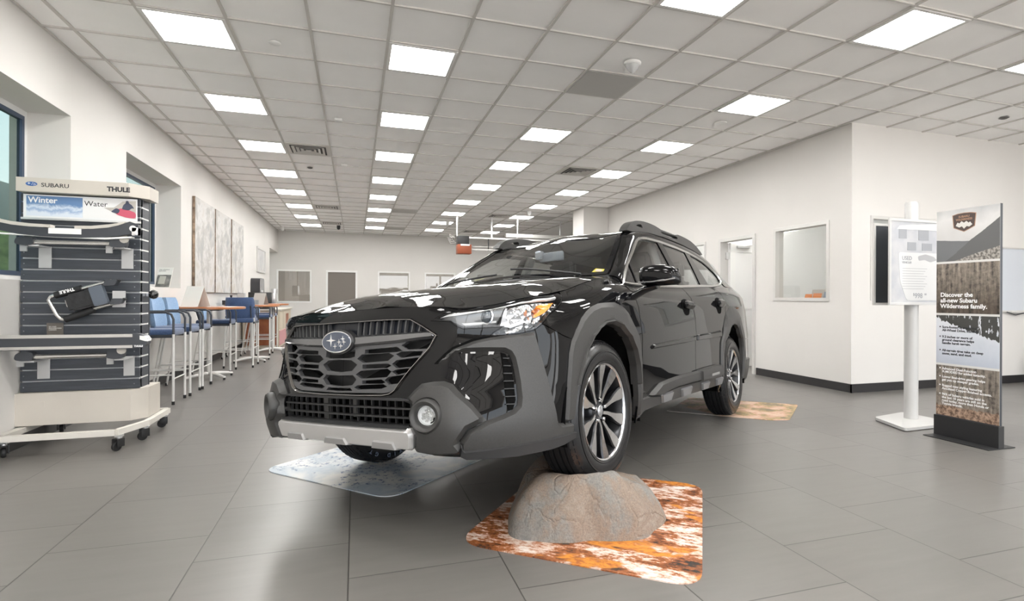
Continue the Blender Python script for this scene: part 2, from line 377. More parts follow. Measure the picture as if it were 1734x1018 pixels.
# dark unlit panels
M_off=mat('unlit_panel',(.47,.46,.44),.6)
def offp(i,j,lab):
    o=MB().box(.012,TL-.012,.012,TL-.012,-.004,.006).build('unlit_panel',M_off,None,None); o.location=(GX0+i*TL,GY0+j*TL,HC); tag(o,lab,'ceiling panel','unlit ceiling panels')
offp(5,0,'large matte grey unlit ceiling panel beside the round white smoke alarm')
offp(3,15,'small grey unlit ceiling panel right of the second light row, nearer one')
offp(3,21,'small grey unlit ceiling panel right of the second light row, farthest one')
offp(9,15,'grey unlit ceiling panel right of the fourth light row near the pillar')
# vents
M_vent=mat('vent_metal',(.60,.58,.55),.4,.3); M_ventd=mat('vent_dark',(.10,.095,.09),.7)
def vent(i,j,lab):
    r=empty('ceiling_vent',(GX0+i*TL+TL/2,GY0+j*TL+TL/2,HC)); h=TL/2-.012
    MB().box(-h,h,-h,h,.004,.008).build('backing',M_ventd,r,None)
    def ring(a,b,z0,z1):
        mb=MB()
        P=lambda s,z:[(-s,-s,z),(s,-s,z),(s,s,z),(-s,s,z)]
        v=P(a,z0)+P(b,z1)+P(a,z0+.004)+P(b,z1+.004)
        f=[]
        for k in range(4):
            q=(k+1)%4; f+=[(k,q,4+q,4+k),(8+k,12+k,12+q,8+q),(k,8+k,8+q,q),(4+k,4+q,12+q,12+k)]
        mb.add(v,f); return mb
    ring(h,h-.045,.001,-.004).build('vent_frame',M_vent,r,None)
    for s in (.19,.135,.08): ring(s+.02,s-.012,-.014,.004).build('vent_louver',M_vent,r,None)
    MB().box(-.035,.035,-.035,.035,-.014,-.008).build('vent_plate',M_vent,r,None)
    tag(r,lab,'ceiling vent','square ceiling air vents')
vent(0,6,'square metal air vent beside the left light row, nearest one on the left')
vent(0,15,'square metal air vent beside the left light row, middle one on the left')
vent(0,20,'square metal air vent beside the left light row, farthest one on the left')
vent(7,6,'square metal air vent beside the fourth light row, nearest one on the right')
vent(7,15,'square metal air vent between the third and fourth light rows, middle one')
vent(7,21,'square metal air vent above the garage door opener, farthest one on the right')
# small things on the ceiling
def alarm(name,x,y,r,lab,cat,deep=.05,strobe=False):
    o=empty(name,(x,y,HC)); o.scale=(1,1,1)
    MB().lathe([(.0001,0),(r,0),(r,-deep*.35),(r*.9,-deep*.5),(.0001,-deep*.5)],n=28).build('alarm_base',M_white,o)
    if strobe: MB().lathe([(r*.82,-deep*.5),(r*.6,-deep*1.1),(r*.3,-deep*1.7),(.0001,-deep*1.9)],n=20).build('alarm_dome',mat('alarm_clear_plastic',(.62,.62,.62),.15,.3),o)
    tag(o,lab,cat)
alarm('smoke_alarm',2.291,4.368,.075,'round white smoke alarm with faceted dome on the ceiling','smoke alarm',.05,True)
alarm('sprinkler_cover',-.631,4.947,.045,'small round white sprinkler cover near the left light row','sprinkler cover',.02)
alarm('sprinkler_cover',4.052,5.532,.07,'round flat white sprinkler cover close to the right wall','sprinkler cover',.012)
o=MB().box(-.196-.04,-.196+.04,6.82-.04,6.82+.04,HC-.03,HC,.004).build('ceiling_sensor',M_white); tag(o,'small square white sensor on the ceiling left of the second light row, nearer','sensor')
o=MB().box(-.173-.04,-.173+.04,9.117-.04,9.117+.04,HC-.03,HC,.004).build('ceiling_sensor',M_white); tag(o,'small square white sensor on the ceiling left of the second light row, farther','sensor')
o=MB().lathe([(.0001,0),(.045,0),(.03,-.012),(.0001,-.014)],(-.696,9.545,HC),20).build('ceiling_hole_cap',M_ventd); tag(o,'small dark round cap on the ceiling behind the first vent','ceiling cap')
o=MB().lathe([(.0001,0),(.05,0),(.03,-.010),(.0001,-.012)],(6.969,4.358,HC),20).build('ceiling_hole_cap',M_ventd); tag(o,'small dark round cap on the ceiling above the tall banner','ceiling cap')
def camera_dome(x,y,lab,m=M_white):
    o=empty('security_camera',(x,y,HC)); MB().cyl((0,0,-.05),.05,.05).build('camera_base',m,o)
    MB().lathe([(.05,-.05),(.045,-.09),(.02,-.115),(.0001,-.12)],n=20).build('camera_dome',M_blk if m is not M_white else M_white,o); tag(o,lab,'security camera')
camera_dome(GX0+.45,17.0,'black dome camera on the ceiling near the far left corner',M_blk)
camera_dome(2.35,15.0,'white camera on the ceiling between far panel lights')
camera_dome(3.9,12.6,'white dome camera on the ceiling near the fourth light row')
camera_dome(-2.05,17.9,'small white camera on the ceiling in the far left corner')
# mirrored bell on the left wall edge etc.: three canvases
M_canv=mat('canvas_print',(.6,.58,.55),.8); v=coords(M_canv,'Object',(1,1,1)); n=noise(M_canv,v,1.6,6,.6,.3); n2=noise(M_canv,v,4,6,.65,.2)
ln(M_canv,ramp(M_canv,math_(M_canv,'ADD',math_(M_canv,'MULTIPLY',n.outputs[0],.5),math_(M_canv,'MULTIPLY',n2.outputs[0],.5)),[(.36,(.34,.35,.37)),(.46,(.45,.44,.42)),(.52,(.60,.59,.58)),(.60,(.52,.49,.45))]).outputs[0],bsdf(M_canv).inputs['Base Color'])
M_canve=noisy(mat('canvas_edge',(.2,.15,.1),.8),(.10,.07,.05),(.38,.28,.2),14)
for (a,b,lab) in ((9.40,10.60,'tall weathered grey canvas picture, nearest of three on the left wall'),(10.68,11.88,'tall weathered grey canvas picture, middle of three on the left wall'),(11.98,13.12,'tall weathered grey canvas picture, farthest of three on the left wall')):
    o=empty('canvas_picture',(XL,(a+b)/2,1.16)); h=(b-a)/2
    MB().box(.005,.040,-h,h,0,1.42).build('canvas_frame',M_canve,o,None); MB().box(.040,.044,-h+.003,h-.003,.003,1.417).build('canvas_print',M_canv,o,None)
    tag(o,lab,'picture','weathered canvases on the left wall')
o=empty('framed_picture',(XL,15.65,1.71)); MB().box(.002,.03,-.64,.64,0,.05).box(.002,.03,-.64,.64,.57,.62).box(.002,.03,-.64,-.59,.05,.57).box(.002,.03,.59,.64,.05,.57).build('picture_frame',M_alf,o,None)
MB().box(.002,.014,-.59,.59,.05,.57).build('picture_sheet',noisy(mat('grey_print',(.4,.4,.4),.5),(.45,.45,.46),(.62,.61,.6),4),o,None); tag(o,'small grey picture in a silver frame on the far left wall','picture')
# towel dispenser
o=empty('towel_dispenser',(XL,14.55,1.13))
MB().add(*(lambda q:(q.v,q.f))(MB().prism(round_poly([(-.33,0),(.33,0),(.33,.40),(-.33,.40)],.12),.0,.20,'x'))).build('dispenser_cover',mat('smoke_plastic',(.03,.03,.035),.18,coat=.5),o,40)
MB().box(.201,.203,-.16,.16,.02,.12).build('dispenser_label',mat('label_grey',(.5,.5,.52),.5),o,None)
tag(o,'rounded black paper towel dispenser on the far left wall','towel dispenser')
# garage-door opener hung from the ceiling
M_red=mat('red_brown_plastic',(.30,.065,.02),.45)
o=empty('garage_door_opener',(2.45,14.0,2.2))
MB().box(-.02,.33,-.14,.14,.0,.235,.01).build('motor_cover',M_red,o)
MB().box(-.02,.27,-.13,.13,.235,.45,.008).build('motor_housing',M_blk,o)
MB().box(.05,.28,-.15,-.14,.20,.24).build('label',M_text_w,o,None)
mb=MB()
for k in range(6): mb.tube([(-.05-.03*k,-.08,.26+.03*k),(-.20,-.1+.03*k,.24+.05*k),(-.26+.04*k,-.02,.40),(-.1,.02,.44)],.012,6)
mb.build('cable_bundle',mat('cable_grey',(.18,.17,.16),.6),o)
mb=MB().box(-.035,-.005,-.015,.015,.45,.951).box(.86,.9,-.015,.015,.42,.951); mb.build('hanger',M_alu,o,None)
MB().box(.25,5.0,-.02,.02,.40,.44).build('rail',M_white,o,None)
MB().box(.30,5.0,-.02,.0,.11,.14).box(.30,5.0,.1,.12,.2,.22).build('lower_rail',M_alf,o,None)
MB().box(1.25,3.2,-.05,.05,.47,.56).build('track_bracket',M_alf,o,None)
for x in (1.55,2.75,4.1): MB().box(x,x+.03,-.015,.015,.42,.951).build('hanger',M_alu,o,None)
for x in (.78,1.5): MB().box(x,x+.025,-.01,.01,.10,.42).build('strut',M_blk,o,None)
tag(o,'garage door motor with red brown cover hanging from the ceiling rails','garage door opener')
# ---------------------------------------------------------------- bar stools
M_stoolw=mat('stool_white_metal',(.70,.69,.67),.35,.1); M_armb=mat('stool_dark_frame',(.035,.04,.05),.4)
def fabric(name,a,b): return noisy(mat(name,a,.8,sheen=.3),a,b,90,bmp=.1)
M_blue=fabric('navy_fabric',(.028,.055,.13),(.045,.085,.19)); M_lblue=fabric('blue_grey_fabric',(.20,.32,.50),(.28,.42,.62)); M_seatt=fabric('seat_top_fabric',(.20,.27,.36),(.28,.36,.46))
def make_stool():
    r=empty('bar_stool'); W=.20; SZ=.76
    # seat (front is +x)
    bm=bmesh.new(); bmesh.ops.create_cube(bm,size=1)
    for v in bm.verts: v.co=Vector((v.co.x*.44+.0,v.co.y*.39,SZ-.035+v.co.z*.07))
    bmesh.ops.bevel(bm,geom=bm.edges[:],offset=.03,segments=4,affect='EDGES',profile=.6)
    MB().bm(bm).build('seat',M_blue,r,50)
    # backrest: curved padded shell
    vs=[];fs=[];NU,NV=12,8
    for side in (0,1):
        for i in range(NU+1):
            a=(i/NU-.5)*2
            for j in range(NV+1):
                b=j/NV; w=.205*(1-.10*(2*b-1)**4); x=-.10-.07*(1-a*a)-.045*(0 if side==0 else 1)-.05*(b-.2); 
                rr=.012*(abs(2*b-1)**6)+.01*abs(a)**6
                vs.append((x+(rr if side else -rr)+(.0 if side else 0),a*w,.74+.34*b))
    n=(NU+1)*(NV+1); id_=lambda s,i,j:s*n+i*(NV+1)+j
    for s in (0,1):
        for i in range(NU):
            for j in range(NV):
                q=(id_(s,i,j),id_(s,i+1,j),id_(s,i+1,j+1),id_(s,i,j+1)); fs.append(q if s else q[::-1])
    for i in range(NU):
        for j in (0,NV): fs.append((id_(0,i,j),id_(0,i+1,j),id_(1,i+1,j),id_(1,i,j)))
    for j in range(NV):
        for i in (0,NU): fs.append((id_(0,i,j),id_(0,i,j+1),id_(1,i,j+1),id_(1,i,j)))
    mb=MB(); mb.add(vs,fs); mb.build('backrest',M_lblue,r,60)
    for s in (-1,1):
        y=s*W
        MB().tube([(.22,y,.0),(.22,y,SZ-.05)],.0125,10).build('leg',M_stoolw,r)
        MB().tube([(-.26,y,.0),(-.15,y,SZ-.06),(-.17,y,SZ)],.0115,10).build('leg',M_stoolw,r)
        MB().cyl((.22,y,0),.0145,.035,12).build('foot_cap',M_dark,r); MB().cyl((-.26,y,0),.0135,.035,12).build('foot_cap',M_dark,r)
        MB().tube([(.22,y,SZ-.06),(.22,y,SZ+.10),(.20,y,SZ+.15),(.155,y,SZ+.17),(-.17,y,SZ+.17)],.011,10).build('armrest',M_armb,r)
        MB().tube([(-.165,y*.8,SZ-.06),(-.235,y*.8,.95)],.010,8).build('back_post',M_armb,r)
        MB().box(-.19,.21,y-.012,y+.012,SZ-.085,SZ-.055).build('seat_rail',M_armb,r,None)
        MB().tube([(.22,y,.30),(-.20,y,.30)],.007,8).build('footrest',M_stoolw,r)
    MB().tube([(.22,-W,.26),(.22,W,.26)],.007,8).build('footrest',M_stoolw,r); MB().tube([(-.21,-W,.27),(-.21,W,.27)],.007,8).build('footrest',M_stoolw,r)
    return r
st0=make_stool()
ST=[(-1.96,6.66,0,'blue padded bar stool nearest the accessory stand, in the row along the left wall'),
(-1.94,7.18,0,'blue padded bar stool second in the row behind the accessory stand'),
(-1.93,7.66,0,'blue padded bar stool third in the row, tucked beside the first round table'),
(-1.92,9.13,0,'blue grey bar stool between the first table and the stool with its back turned'),
(-1.70,9.78,PI/2,'bar stool seen from behind with a wide navy blue back, beyond the first table'),
(-1.95,11.14,0,'blue bar stool just beyond the second round table by the wall'),
(-1.74,11.63,0,'blue bar stool past the second round table with white armrests'),
(-1.80,12.74,0,'light blue bar stool farthest away, in front of the red brown cabinet')]
for i,(x,y,rz,l) in enumerate(ST):
    o=st0 if i==0 else copy_tree(st0); o.location=(x,y,0); o.rotation_euler=(0,0,rz); tag(o,l,'bar stool','blue bar stools along the left wall')
# back panel of the turned stool is navy: own mesh data
for o in COL.objects:
    if o.name.startswith('backrest') and o.parent and o.parent.rotation_euler.z>1:
        o.data=o.data.copy(); o.data.materials[0]=M_blue
# ---------------------------------------------------------------- tall tables
M_wood=mat('table_wood',(.33,.12,.045),.35); v=coords(M_wood,'Object',(1,9,1)); n=noise(M_wood,v,4,6,.6,.4); ln(M_wood,ramp(M_wood,n.outputs[0],[(.3,(.30,.09,.03)),(.7,(.46,.17,.06))]).outputs[0],bsdf(M_wood).inputs['Base Color'])
def make_table(R_):
    r=empty('bar_table')
    MB().lathe([(.0001,.925),(R_-.01,.925),(R_,.93),(R_,.952),(R_-.006,.957),(.0001,.957)],n=56).build('tabletop',M_wood,r,30)
    MB().lathe([(R_+.0005,.928),(R_+.004,.930),(R_+.004,.953),(R_+.0005,.955)],n=56).build('edge_band',mat('edge_band_pale',(.42,.16,.06),.3,coat=.5) if 'edge_band_pale' not in bpy.data.materials else bpy.data.materials['edge_band_pale'],r,30)
    MB().cyl((0,0,.05),.032,.86,20).build('post',M_stoolw,r)
    MB().box(-.14,.14,-.14,.14,.905,.925,.004).build('top_plate',M_blk,r)
    for k in range(4):
        a=PI/4+k*PI/2; p=lambda d,z:(d*math.cos(a),d*math.sin(a),z)
        MB().tube([p(.0,.065),p(.18,.055),p(.33,.035)],[.026,.022,.016],10).build('leg',M_stoolw,r)
        MB().cyl(p(.32,.0),.014,.028,10).build('foot_cap',M_dark,r)
    return r
for i,(x,y,R_,l) in enumerate([(-1.86,8.45,.43,'round wooden bar table with white base, nearest of three, a paper tent card on it'),(-1.66,10.45,.42,'round wooden bar table behind the navy stool back, with clear jars on it'),(-1.58,12.22,.30,'round wooden bar table farthest away, in front of the cabinet')]):
    o=make_table(R_); o.location=(x,y,0); tag(o,l,'table','round bar tables')
M_paper=mat('paper_card',(.80,.78,.74),.7)
def tent(x,y,z,w,h,rz,lab,m=M_paper):
    o=empty('tent_card',(x,y,z),rz); d=h*.42
    for s in (-1,1):
        MB().add([(s*d,-w/2,0),(s*d,w/2,0),(0,w/2,h),(0,-w/2,h),(s*(d-.004),-w/2,0),(s*(d-.004),w/2,0),(0,w/2,h-.008),(0,-w/2,h-.008)],[(0,1,2,3),(7,6,5,4),(0,4,5,1),(1,5,6,2),(2,6,7,3),(3,7,4,0)]).build('card_panel',m,o,None)
    tag(o,lab,'card')
tent(-1.98,8.28,.957,.25,.27,math.radians(62),'large cream folded tent card standing on the nearest round table')
tent(-1.55,10.55,.957,.2,.2,math.radians(70),'small grey folded tent card standing on the second round table',mat('card_grey',(.42,.41,.39),.7))
for k,(x,y) in enumerate(((-1.74,8.25),(-1.62,8.38))):
    o=MB().box(-.10,.10,-.07,.07,0,.002).build('paper_sheet',M_paper,None,None); o.location=(x,y,.957); o.rotation_euler=(0,0,.3+k); tag(o,'flat sheet of paper on the nearest round table','paper','loose papers on the nearest table')
M_clear=glass_mat('clear_plastic',(.88,.90,.92),1.35)
for k,(x,y,r,h) in enumerate([(-1.80,10.35,.055,.10),(-1.68,10.28,.05,.13),(-1.60,10.42,.045,.08)]):
    o=MB().lathe([(.0001,.0),(r,.0),(r*1.05,h),(r*.9,h),(r*.86,.008),(.0001,.008)],n=24).build('glass_jar',M_clear); o.location=(x,y,.957)
    tag(o,['clear jar on the second round table, left one','tall clear jar on the second round table, middle one','low clear jar on the second round table, right one'][k],'jar')
o=empty('brochure_holder',(-1.86,10.62,.957)); MB().box(-.07,.07,-.01,.01,.0,.012).box(-.07,.07,.008,.012,.012,.20).build('holder_back',M_clear,o,None); MB().box(-.055,.055,-.004,.004,.10,.19).build('brochure',mat('brochure_print',(.45,.45,.44),.5),o,None); tag(o,'clear upright brochure holder on the second round table','brochure holder')
o=empty('pump_bottle',(-1.95,10.30,.957)); MB().lathe([(.0001,0),(.032,0),(.034,.01),(.034,.09),(.014,.115),(.014,.13),(.0001,.13)],n=20).build('bottle_body',M_blk,o); MB().lathe([(.012,.13),(.018,.135),(.018,.16),(.0001,.16)],n=14).build('bottle_cap',M_dark,o); tag(o,'black pump bottle on the second round table','bottle')
o=empty('black_mug',(-2.03,10.22,.957)); MB().lathe([(.0001,0),(.036,0),(.038,.075),(.033,.075),(.031,.006),(.0001,.006)],n=20).build('mug_body',M_blk,o); tag(o,'small black cup beside the pump bottle on the second table','cup')
# framed card on the window sill
o=empty('card_stand',(-2.40,8.42,1.205),math.radians(-12))
MB().add([(-.09,.0,.0),(.09,.0,.0),(.09,.10,.27),(-.09,.10,.27),(-.09,.008,.0),(.09,.008,.0),(.09,.108,.27),(-.09,.108,.27)],[(0,1,2,3),(7,6,5,4),(0,4,5,1),(1,5,6,2),(2,6,7,3),(3,7,4,0)]).build('card_panel',M_paper,o,None)
MB().add([(-.085,-.002,.01),(.085,-.002,.01),(.085,.058,.17),(-.085,.058,.17)],[(0,1,2,3)]).build('card_photo',noisy(mat('card_photo',(.2,.18,.15),.4),(.06,.055,.05),(.42,.40,.37),9),o,None)
MB().add([(-.05,-.004,.05),(.03,-.004,.05),(.03,.048,.155),(-.05,.048,.155)],[(0,1,2,3)]).build('card_map',mat('card_map',(.45,.43,.38),.5),o,None)
text('card_writing','Your adventure\nstarts here',.02,M_text_d,o,(-.075,.076,.235),(math.radians(70),0,0))
tag(o,'leaning cream card with a dark photo on the window sill above the stools','card')
# cabinet
M_cream=mat('cream_laminate',(.62,.55,.44),.5); M_rb=noisy(mat('red_brown_wood',(.30,.09,.035),.45),(.26,.07,.028),(.38,.13,.05),6)
o=empty('refreshment_cabinet',(-1.90,14.22,0)); 
MB().box(-.36,.34,-1.14,1.15,.0,.80).build('cabinet_body',M_cream,o,None)
MB().box(-.30,.30,-1.165,-1.145,.06,.76).build('end_panel',M_rb,o,None)
MB().box(-.38,.38,-1.17,1.17,.80,.83,.004).build('worktop',mat('cabinet_top',(.66,.62,.55),.4),o,None)
MB().box(.342,.346,.05,.60,.05,.70).build('open_bay',M_rb,o,None)
MB().box(.342,.352,-1.1,-.55,.40,.76).build('door',M_cream,o,None);MB().box(.342,.352,-.5,.0,.40,.76).build('door',M_cream,o,None)
MB().box(.342,.356,-1.1,.0,.05,.36).build('pink_panel',mat('pink_panel',(.62,.32,.33),.6),o,None)
tag(o,'cream cabinet with red brown end panel at the far left','cabinet')
o=empty('coffee_machine',(-1.95,13.35,.83)); MB().box(-.22,.22,-.2,.2,0,.36,.01).build('machine_body',M_blk,o); MB().box(.22,.30,-.12,.12,.12,.34,.01).cyl((.26,0,.34),.07,.10,16).build('brew_head',M_alu,o); tag(o,'black coffee machine with silver head on the far cabinet','coffee machine')
# ---------------------------------------------------------------- accessory display stand
M_slat=mat('slat_charcoal',(.045,.05,.06),.45); v=coords(M_slat,'Object',(1,12,12)); n=noise(M_slat,v,6,4); ln(M_slat,ramp(M_slat,n.outputs[0],[(.3,(.035,.040,.050)),(.7,(.055,.062,.075))]).outputs[0],bsdf(M_slat).inputs['Base Color'])
M_beige=noisy(mat('stand_beige',(.56,.52,.46),.55),(.54,.50,.445),(.60,.56,.50),2)
rk=empty('accessory_stand',(-1.93,5.0,0)); RX=1.93; RY=-5.0
def L(x,y,z=0): return (x+RX,y+RY,z)
X0,X1=-2.288,-1.555; Y0=4.95; M_screw=mat('screw_grey',(.22,.23,.25),.4,.5)
P=.0812
mb=MB()
for k in range(18):
    z0=.395+k*P; z1=z0+.070
    if z1>1.835: z1=1.83
    s=MB().box(X0+RX,X1+RX,Y0+RY,Y0+.018+RY,z0,z1,.002); 
    o=s.build('slat',M_slat,rk,None)
    MB().box(X1-.03+RX,X1+.0+RX,Y0+.05+RY,Y0+.19+RY,z0,z1,.002).build('side_slat',M_slat,rk,None)
for x in (X0+.02,X1-.035):
    for k in range(17): MB().lathe([(.0001,-.003),(.004,-.002),(.005,0)],(x+RX,Y0+RY,.395+k*P+.035),8,'y').build('screw',M_screw,rk)
# white panel behind the gaps and frame posts
MB().box(X0+RX,X1-.01+RX,Y0+.03+RY,Y0+.045+RY,.38,1.84).build('back_panel',mat('back_panel_white',(.78,.79,.80),.5),rk,None)
for x in (X0+.005,X1-.02): MB().box(x+RX,x+.018+RX,Y0+.05+RY,Y0+.19+RY,.30,1.84).build('post',M_white,rk,None)
MB().box(X0+.0+RX,X1+RX,Y0+.20+RY,Y0+.215+RY,.38,1.84).build('rear_panel',M_slat,rk,None)
# header
MB().prism([(-2.275+RX,Y0-.09+RY),(-1.60+RX,Y0-.09+RY),(-1.50+RX,Y0+.02+RY),(-1.50+RX,Y0+.22+RY),(-2.275+RX,Y0+.22+RY)],1.832,1.93).build('header',M_beige,rk,None)
hy=Y0-.0915+RY
text('maker_name','SUBARU',.040,M_text_d,rk,(-2.13+RX,hy,1.868),(PI/2,0,0),bold=.0004,squash=1.12)
text('rack_name','THULE',.047,M_text_d,rk,(-1.735+RX,hy,1.862),(PI/2,0,0),bold=.0022,squash=1.0)
mb=MB().prism([(.034*math.cos(2*PI*k/28),.0155*math.sin(2*PI*k/28)) for k in range(28)],0,.0015,'y'); 
e=mb.build('oval_logo',mat('logo_blue',(.05,.13,.35),.3),rk,None); e.location=(-2.185+RX,hy-.0005,1.885)
def star(mb,x,z,r,y0=0,y1=.001,thin=.28):
    pts=[]
    for k in range(8):
        a=k*PI/4+PI/2; q=r if k%2==0 else r*thin; pts.append((x+q*math.cos(a),z+q*math.sin(a)*.9))
    mb.prism(pts,y0,y1,'y')
mb=MB(); star(mb,-.014,.003,.010,-.001,.0)
for a,b in ((.008,.006),(.017,.001),(.003,-.004),(.015,-.007),(.024,-.003)): star(mb,a,b,.005,-.001,.0)
e=mb.build('logo_stars',M_text_w,rk,None); e.location=(-2.185+RX,hy-.0005,1.885)
# sign panel
MB().box(-2.263+RX,-1.568+RX,Y0-.022+RY,Y0-.016+RY,1.655,1.822).build('sign_border',mat('sign_white',(.80,.81,.82),.4),rk,None)
M_win=mat('winter_picture',(.1,.2,.4),.4); v=coords(M_win,'Object'); sp=nd(M_win,'ShaderNodeSeparateXYZ'); ln(M_win,v,sp.inputs[0])
nn=noise(M_win,v,11,6,.65,.6); hh=math_(M_win,'SUBTRACT',math_(M_win,'ADD',math_(M_win,'MULTIPLY',sp.outputs[2],9),math_(M_win,'MULTIPLY',nn.outputs[0],.9)),.35)
ln(M_win,ramp(M_win,hh,[(.35,(.68,.74,.82)),(.55,(.30,.42,.62)),(.70,(.62,.70,.80)),(.9,(.13,.24,.45))]).outputs[0],bsdf(M_win).inputs['Base Color'])
w=MB().box(0,.335,-.001,0,0,.145).build('winter_picture',M_win,rk,None); w.location=(-2.245+RX,Y0-.0225+RY,1.667)
M_wat=mat('water_picture',(.8,.8,.8),.4)
MB().box(-1.908+RX,-1.575+RX,Y0-.0235+RY,Y0-.0225+RY,1.667,1.812).build('water_picture',M_wat,rk,None)
M_kay=mat('kayak_pink',(.60,.10,.16),.4); M_kd=mat('paddler_dark',(.06,.07,.11),.6)
MB().prism([(-1.78+RX,1.748),(-1.715+RX,1.752),(-1.66+RX,1.80),(-1.575+RX,1.808),(-1.575+RX,1.672),(-1.64+RX,1.68),(-1.71+RX,1.71)],Y0-.0245+RY,Y0-.0238+RY,'y').build('water_scene',mat('scene_grey',(.50,.47,.43),.6),rk,None)
MB().prism(round_poly([(-1.72+RX,1.735),(-1.66+RX,1.75),(-1.575+RX,1.72),(-1.575+RX,1.675),(-1.63+RX,1.678),(-1.70+RX,1.70)],.02),Y0-.0255+RY,Y0-.0248+RY,'y').build('kayak_picture',M_kay,rk,None)
MB().prism(round_poly([(-1.665+RX,1.742),(-1.655+RX,1.775),(-1.64+RX,1.788),(-1.640+RX,1.806),(-1.622+RX,1.806),(-1.620+RX,1.788),(-1.60+RX,1.775),(-1.585+RX,1.748),(-1.60+RX,1.752),(-1.62+RX,1.735),(-1.645+RX,1.738)],.012),Y0-.0265+RY,Y0-.0258+RY,'y').prism(round_poly([(-1.735+RX,1.72),(-1.70+RX,1.75),(-1.675+RX,1.735),(-1.69+RX,1.705)],.012),Y0-.0265+RY,Y0-.0258+RY,'y').build('paddler_picture',M_kd,rk,None)
text('winter_word','Winter',.058,M_text_w,rk,(-2.235+RX,Y0-.0238+RY,1.764),(PI/2,0,0),bold=.0012)
text('water_word','Water',.054,M_text_d,rk,(-1.900+RX,Y0-.0240+RY,1.755),(PI/2,0,0))
MB().box(-2.275+RX,-1.545+RX,Y0-.03+RY,Y0-.01+RY,1.640,1.655).build('sign_ledge',M_alu,rk,None)
# bottom box and wheeled frame
MB().prism([(-2.36+RX,Y0-.04+RY),(-1.598+RX,Y0-.04+RY),(-1.515+RX,Y0+.06+RY),(-1.515+RX,Y0+.33+RY),(-2.36+RX,Y0+.33+RY)],.16,.392).build('base_box',M_beige,rk,None)
for x in (-2.15,-1.93,-1.73): MB().box(x-.024+RX,x+.024+RX,Y0-.0415+RY,Y0-.040+RY,.285,.33).build('cover_plate',M_beige,rk,None)
M_fw=mat('frame_cream',(.66,.63,.58),.45)
def barp(p,q,w=.02,z0=.112,z1=.152):
    p=Vector(p);q=Vector(q);d=(q-p).normalized();n=Vector((-d.y,d.x))*w
    return MB().prism([tuple(p+n),tuple(p-n),tuple(q-n),tuple(q+n)],z0,z1)
fp=[(-2.26,4.64),(-1.60,4.64),(-1.50,4.93),(-1.50,5.42),(-2.26,5.42)]
for a,b in zip(fp,fp[1:]+fp[:1]): barp((a[0]+RX,a[1]+RY),(b[0]+RX,b[1]+RY)).build('base_bar',M_fw,rk,None)
def caster(x,y,rz):
    MB().box(-.022,.022,-.022,.022,.098,.112).cyl((0,0,.085),.018,.014,14).build('caster_plate',M_alu,rk).location=(x+RX,y+RY,0)
    c=MB().box(-.026,-.020,-.02,.035,.03,.085,.002).box(.020,.026,-.02,.035,.03,.085,.002).box(-.026,.026,-.02,.03,.08,.088,.002).build('caster_fork',M_blk,rk); c.location=(x+RX,y+RY,0); c.rotation_euler=(0,0,rz)
    wv=MB().lathe([(.0001,-.013),(.012,-.013),(.030,-.012),(.033,-.006),(.033,.006),(.030,.012),(.012,.013),(.0001,.013)],(0,0,0),22,'x').build('caster_wheel',M_dark,rk); wv.location=(x+RX-.02*math.sin(rz),y+RY+.02*math.cos(rz)*1,.0335); wv.rotation_euler=(0,0,rz)
for x,y,rz in ((-1.585,4.66,2.6),(-1.515,4.95,2.2),(-1.51,5.38,1.8),(-2.24,4.66,.5),(-2.22,5.38,.3)): caster(x,y,rz)
tag(rk,'tall charcoal slatted accessory stand on casters with a beige base and header','display stand')
# metal brackets (plate + arm), hung goods
M_brk=mat('bracket_grey',(.50,.50,.50),.45,.2)
def bracket(x0,x1,z0,z1,reach,lab):
    o=empty('wall_bracket',(x0,Y0,z0)); w=x1-x0; h=z1-z0
    MB().box(0,w,-.006,-.001,0,h,.001).build('plate',M_brk,o,None); MB().box(w*.1,w*.9,-reach,-.006,h-.012,h,.001).build('arm',M_brk,o,None)
    MB().box(-.06,-.02,-.02-reach*.6,-.006-reach*.6,h-.045,h+.02,.001).build('tab',M_brk,o,None); tag(o,lab,'bracket','grey brackets on the slats')
bracket(-2.18,-2.103,1.293,1.450,.16,'upper left grey bracket plate under the roof crossbar')
bracket(-1.673,-1.597,1.298,1.450,.16,'upper right grey bracket plate under the roof crossbar')
bracket(-2.185,-2.110,.490,.64,.20,'lower left grey bracket plate under the long box')
bracket(-1.657,-1.586,.492,.64,.20,'lower right grey bracket plate under the long box')
M_gun=mat('gunmetal',(.06,.065,.075),.35,.4); M_silv=mat('silver_tube',(.62,.61,.59),.22,.9); M_wp=mat('warm_rubber_strip',(.55,.52,.47),.5)
# curved board carrier on top
def loftbar(pts,hw,hd):
    """bar of rectangular section along pts (x,z), half height list hw, half depth hd"""
    vs=[];fs=[]
    for (x,z),h in zip(pts,hw):
        vs+=[(x,-hd,z-h),(x,hd,z-h),(x,hd,z+h),(x,-hd,z+h)]
    n=len(pts)
    for i in range(n-1):
        for k in range(4): fs.append((4*i+k,4*i+(k+1)%4,4*i+4+(k+1)%4,4*i+4+k))
    fs+=[(3,2,1,0),(4*n-4,4*n-3,4*n-2,4*n-1)]
    return MB().add(vs,fs)
o=empty('ski_carrier',(-1.9,4.76,1.50))
xs=[-.66,-.52,-.40,-.30,-.18,-.06,.06,.18,.28,.35,.40]; zt=[.145,.125,.085,.062,.05,.045,.047,.058,.078,.10,.085]
loftbar([(x,z-.015) for x,z in zip(xs,zt)],[.02,.032,.034,.032,.030,.028,.030,.034,.040,.045,.040],.03).build('carrier_body',M_gun,o,25)
loftbar([(-.60,.150),(-.50,.137),(-.42,.108),(-.34,.090),(-.24,.080),(-.12,.077)],[.006,.010,.012,.012,.011,.010],.034).build('rubber_strip',M_wp,o,25)
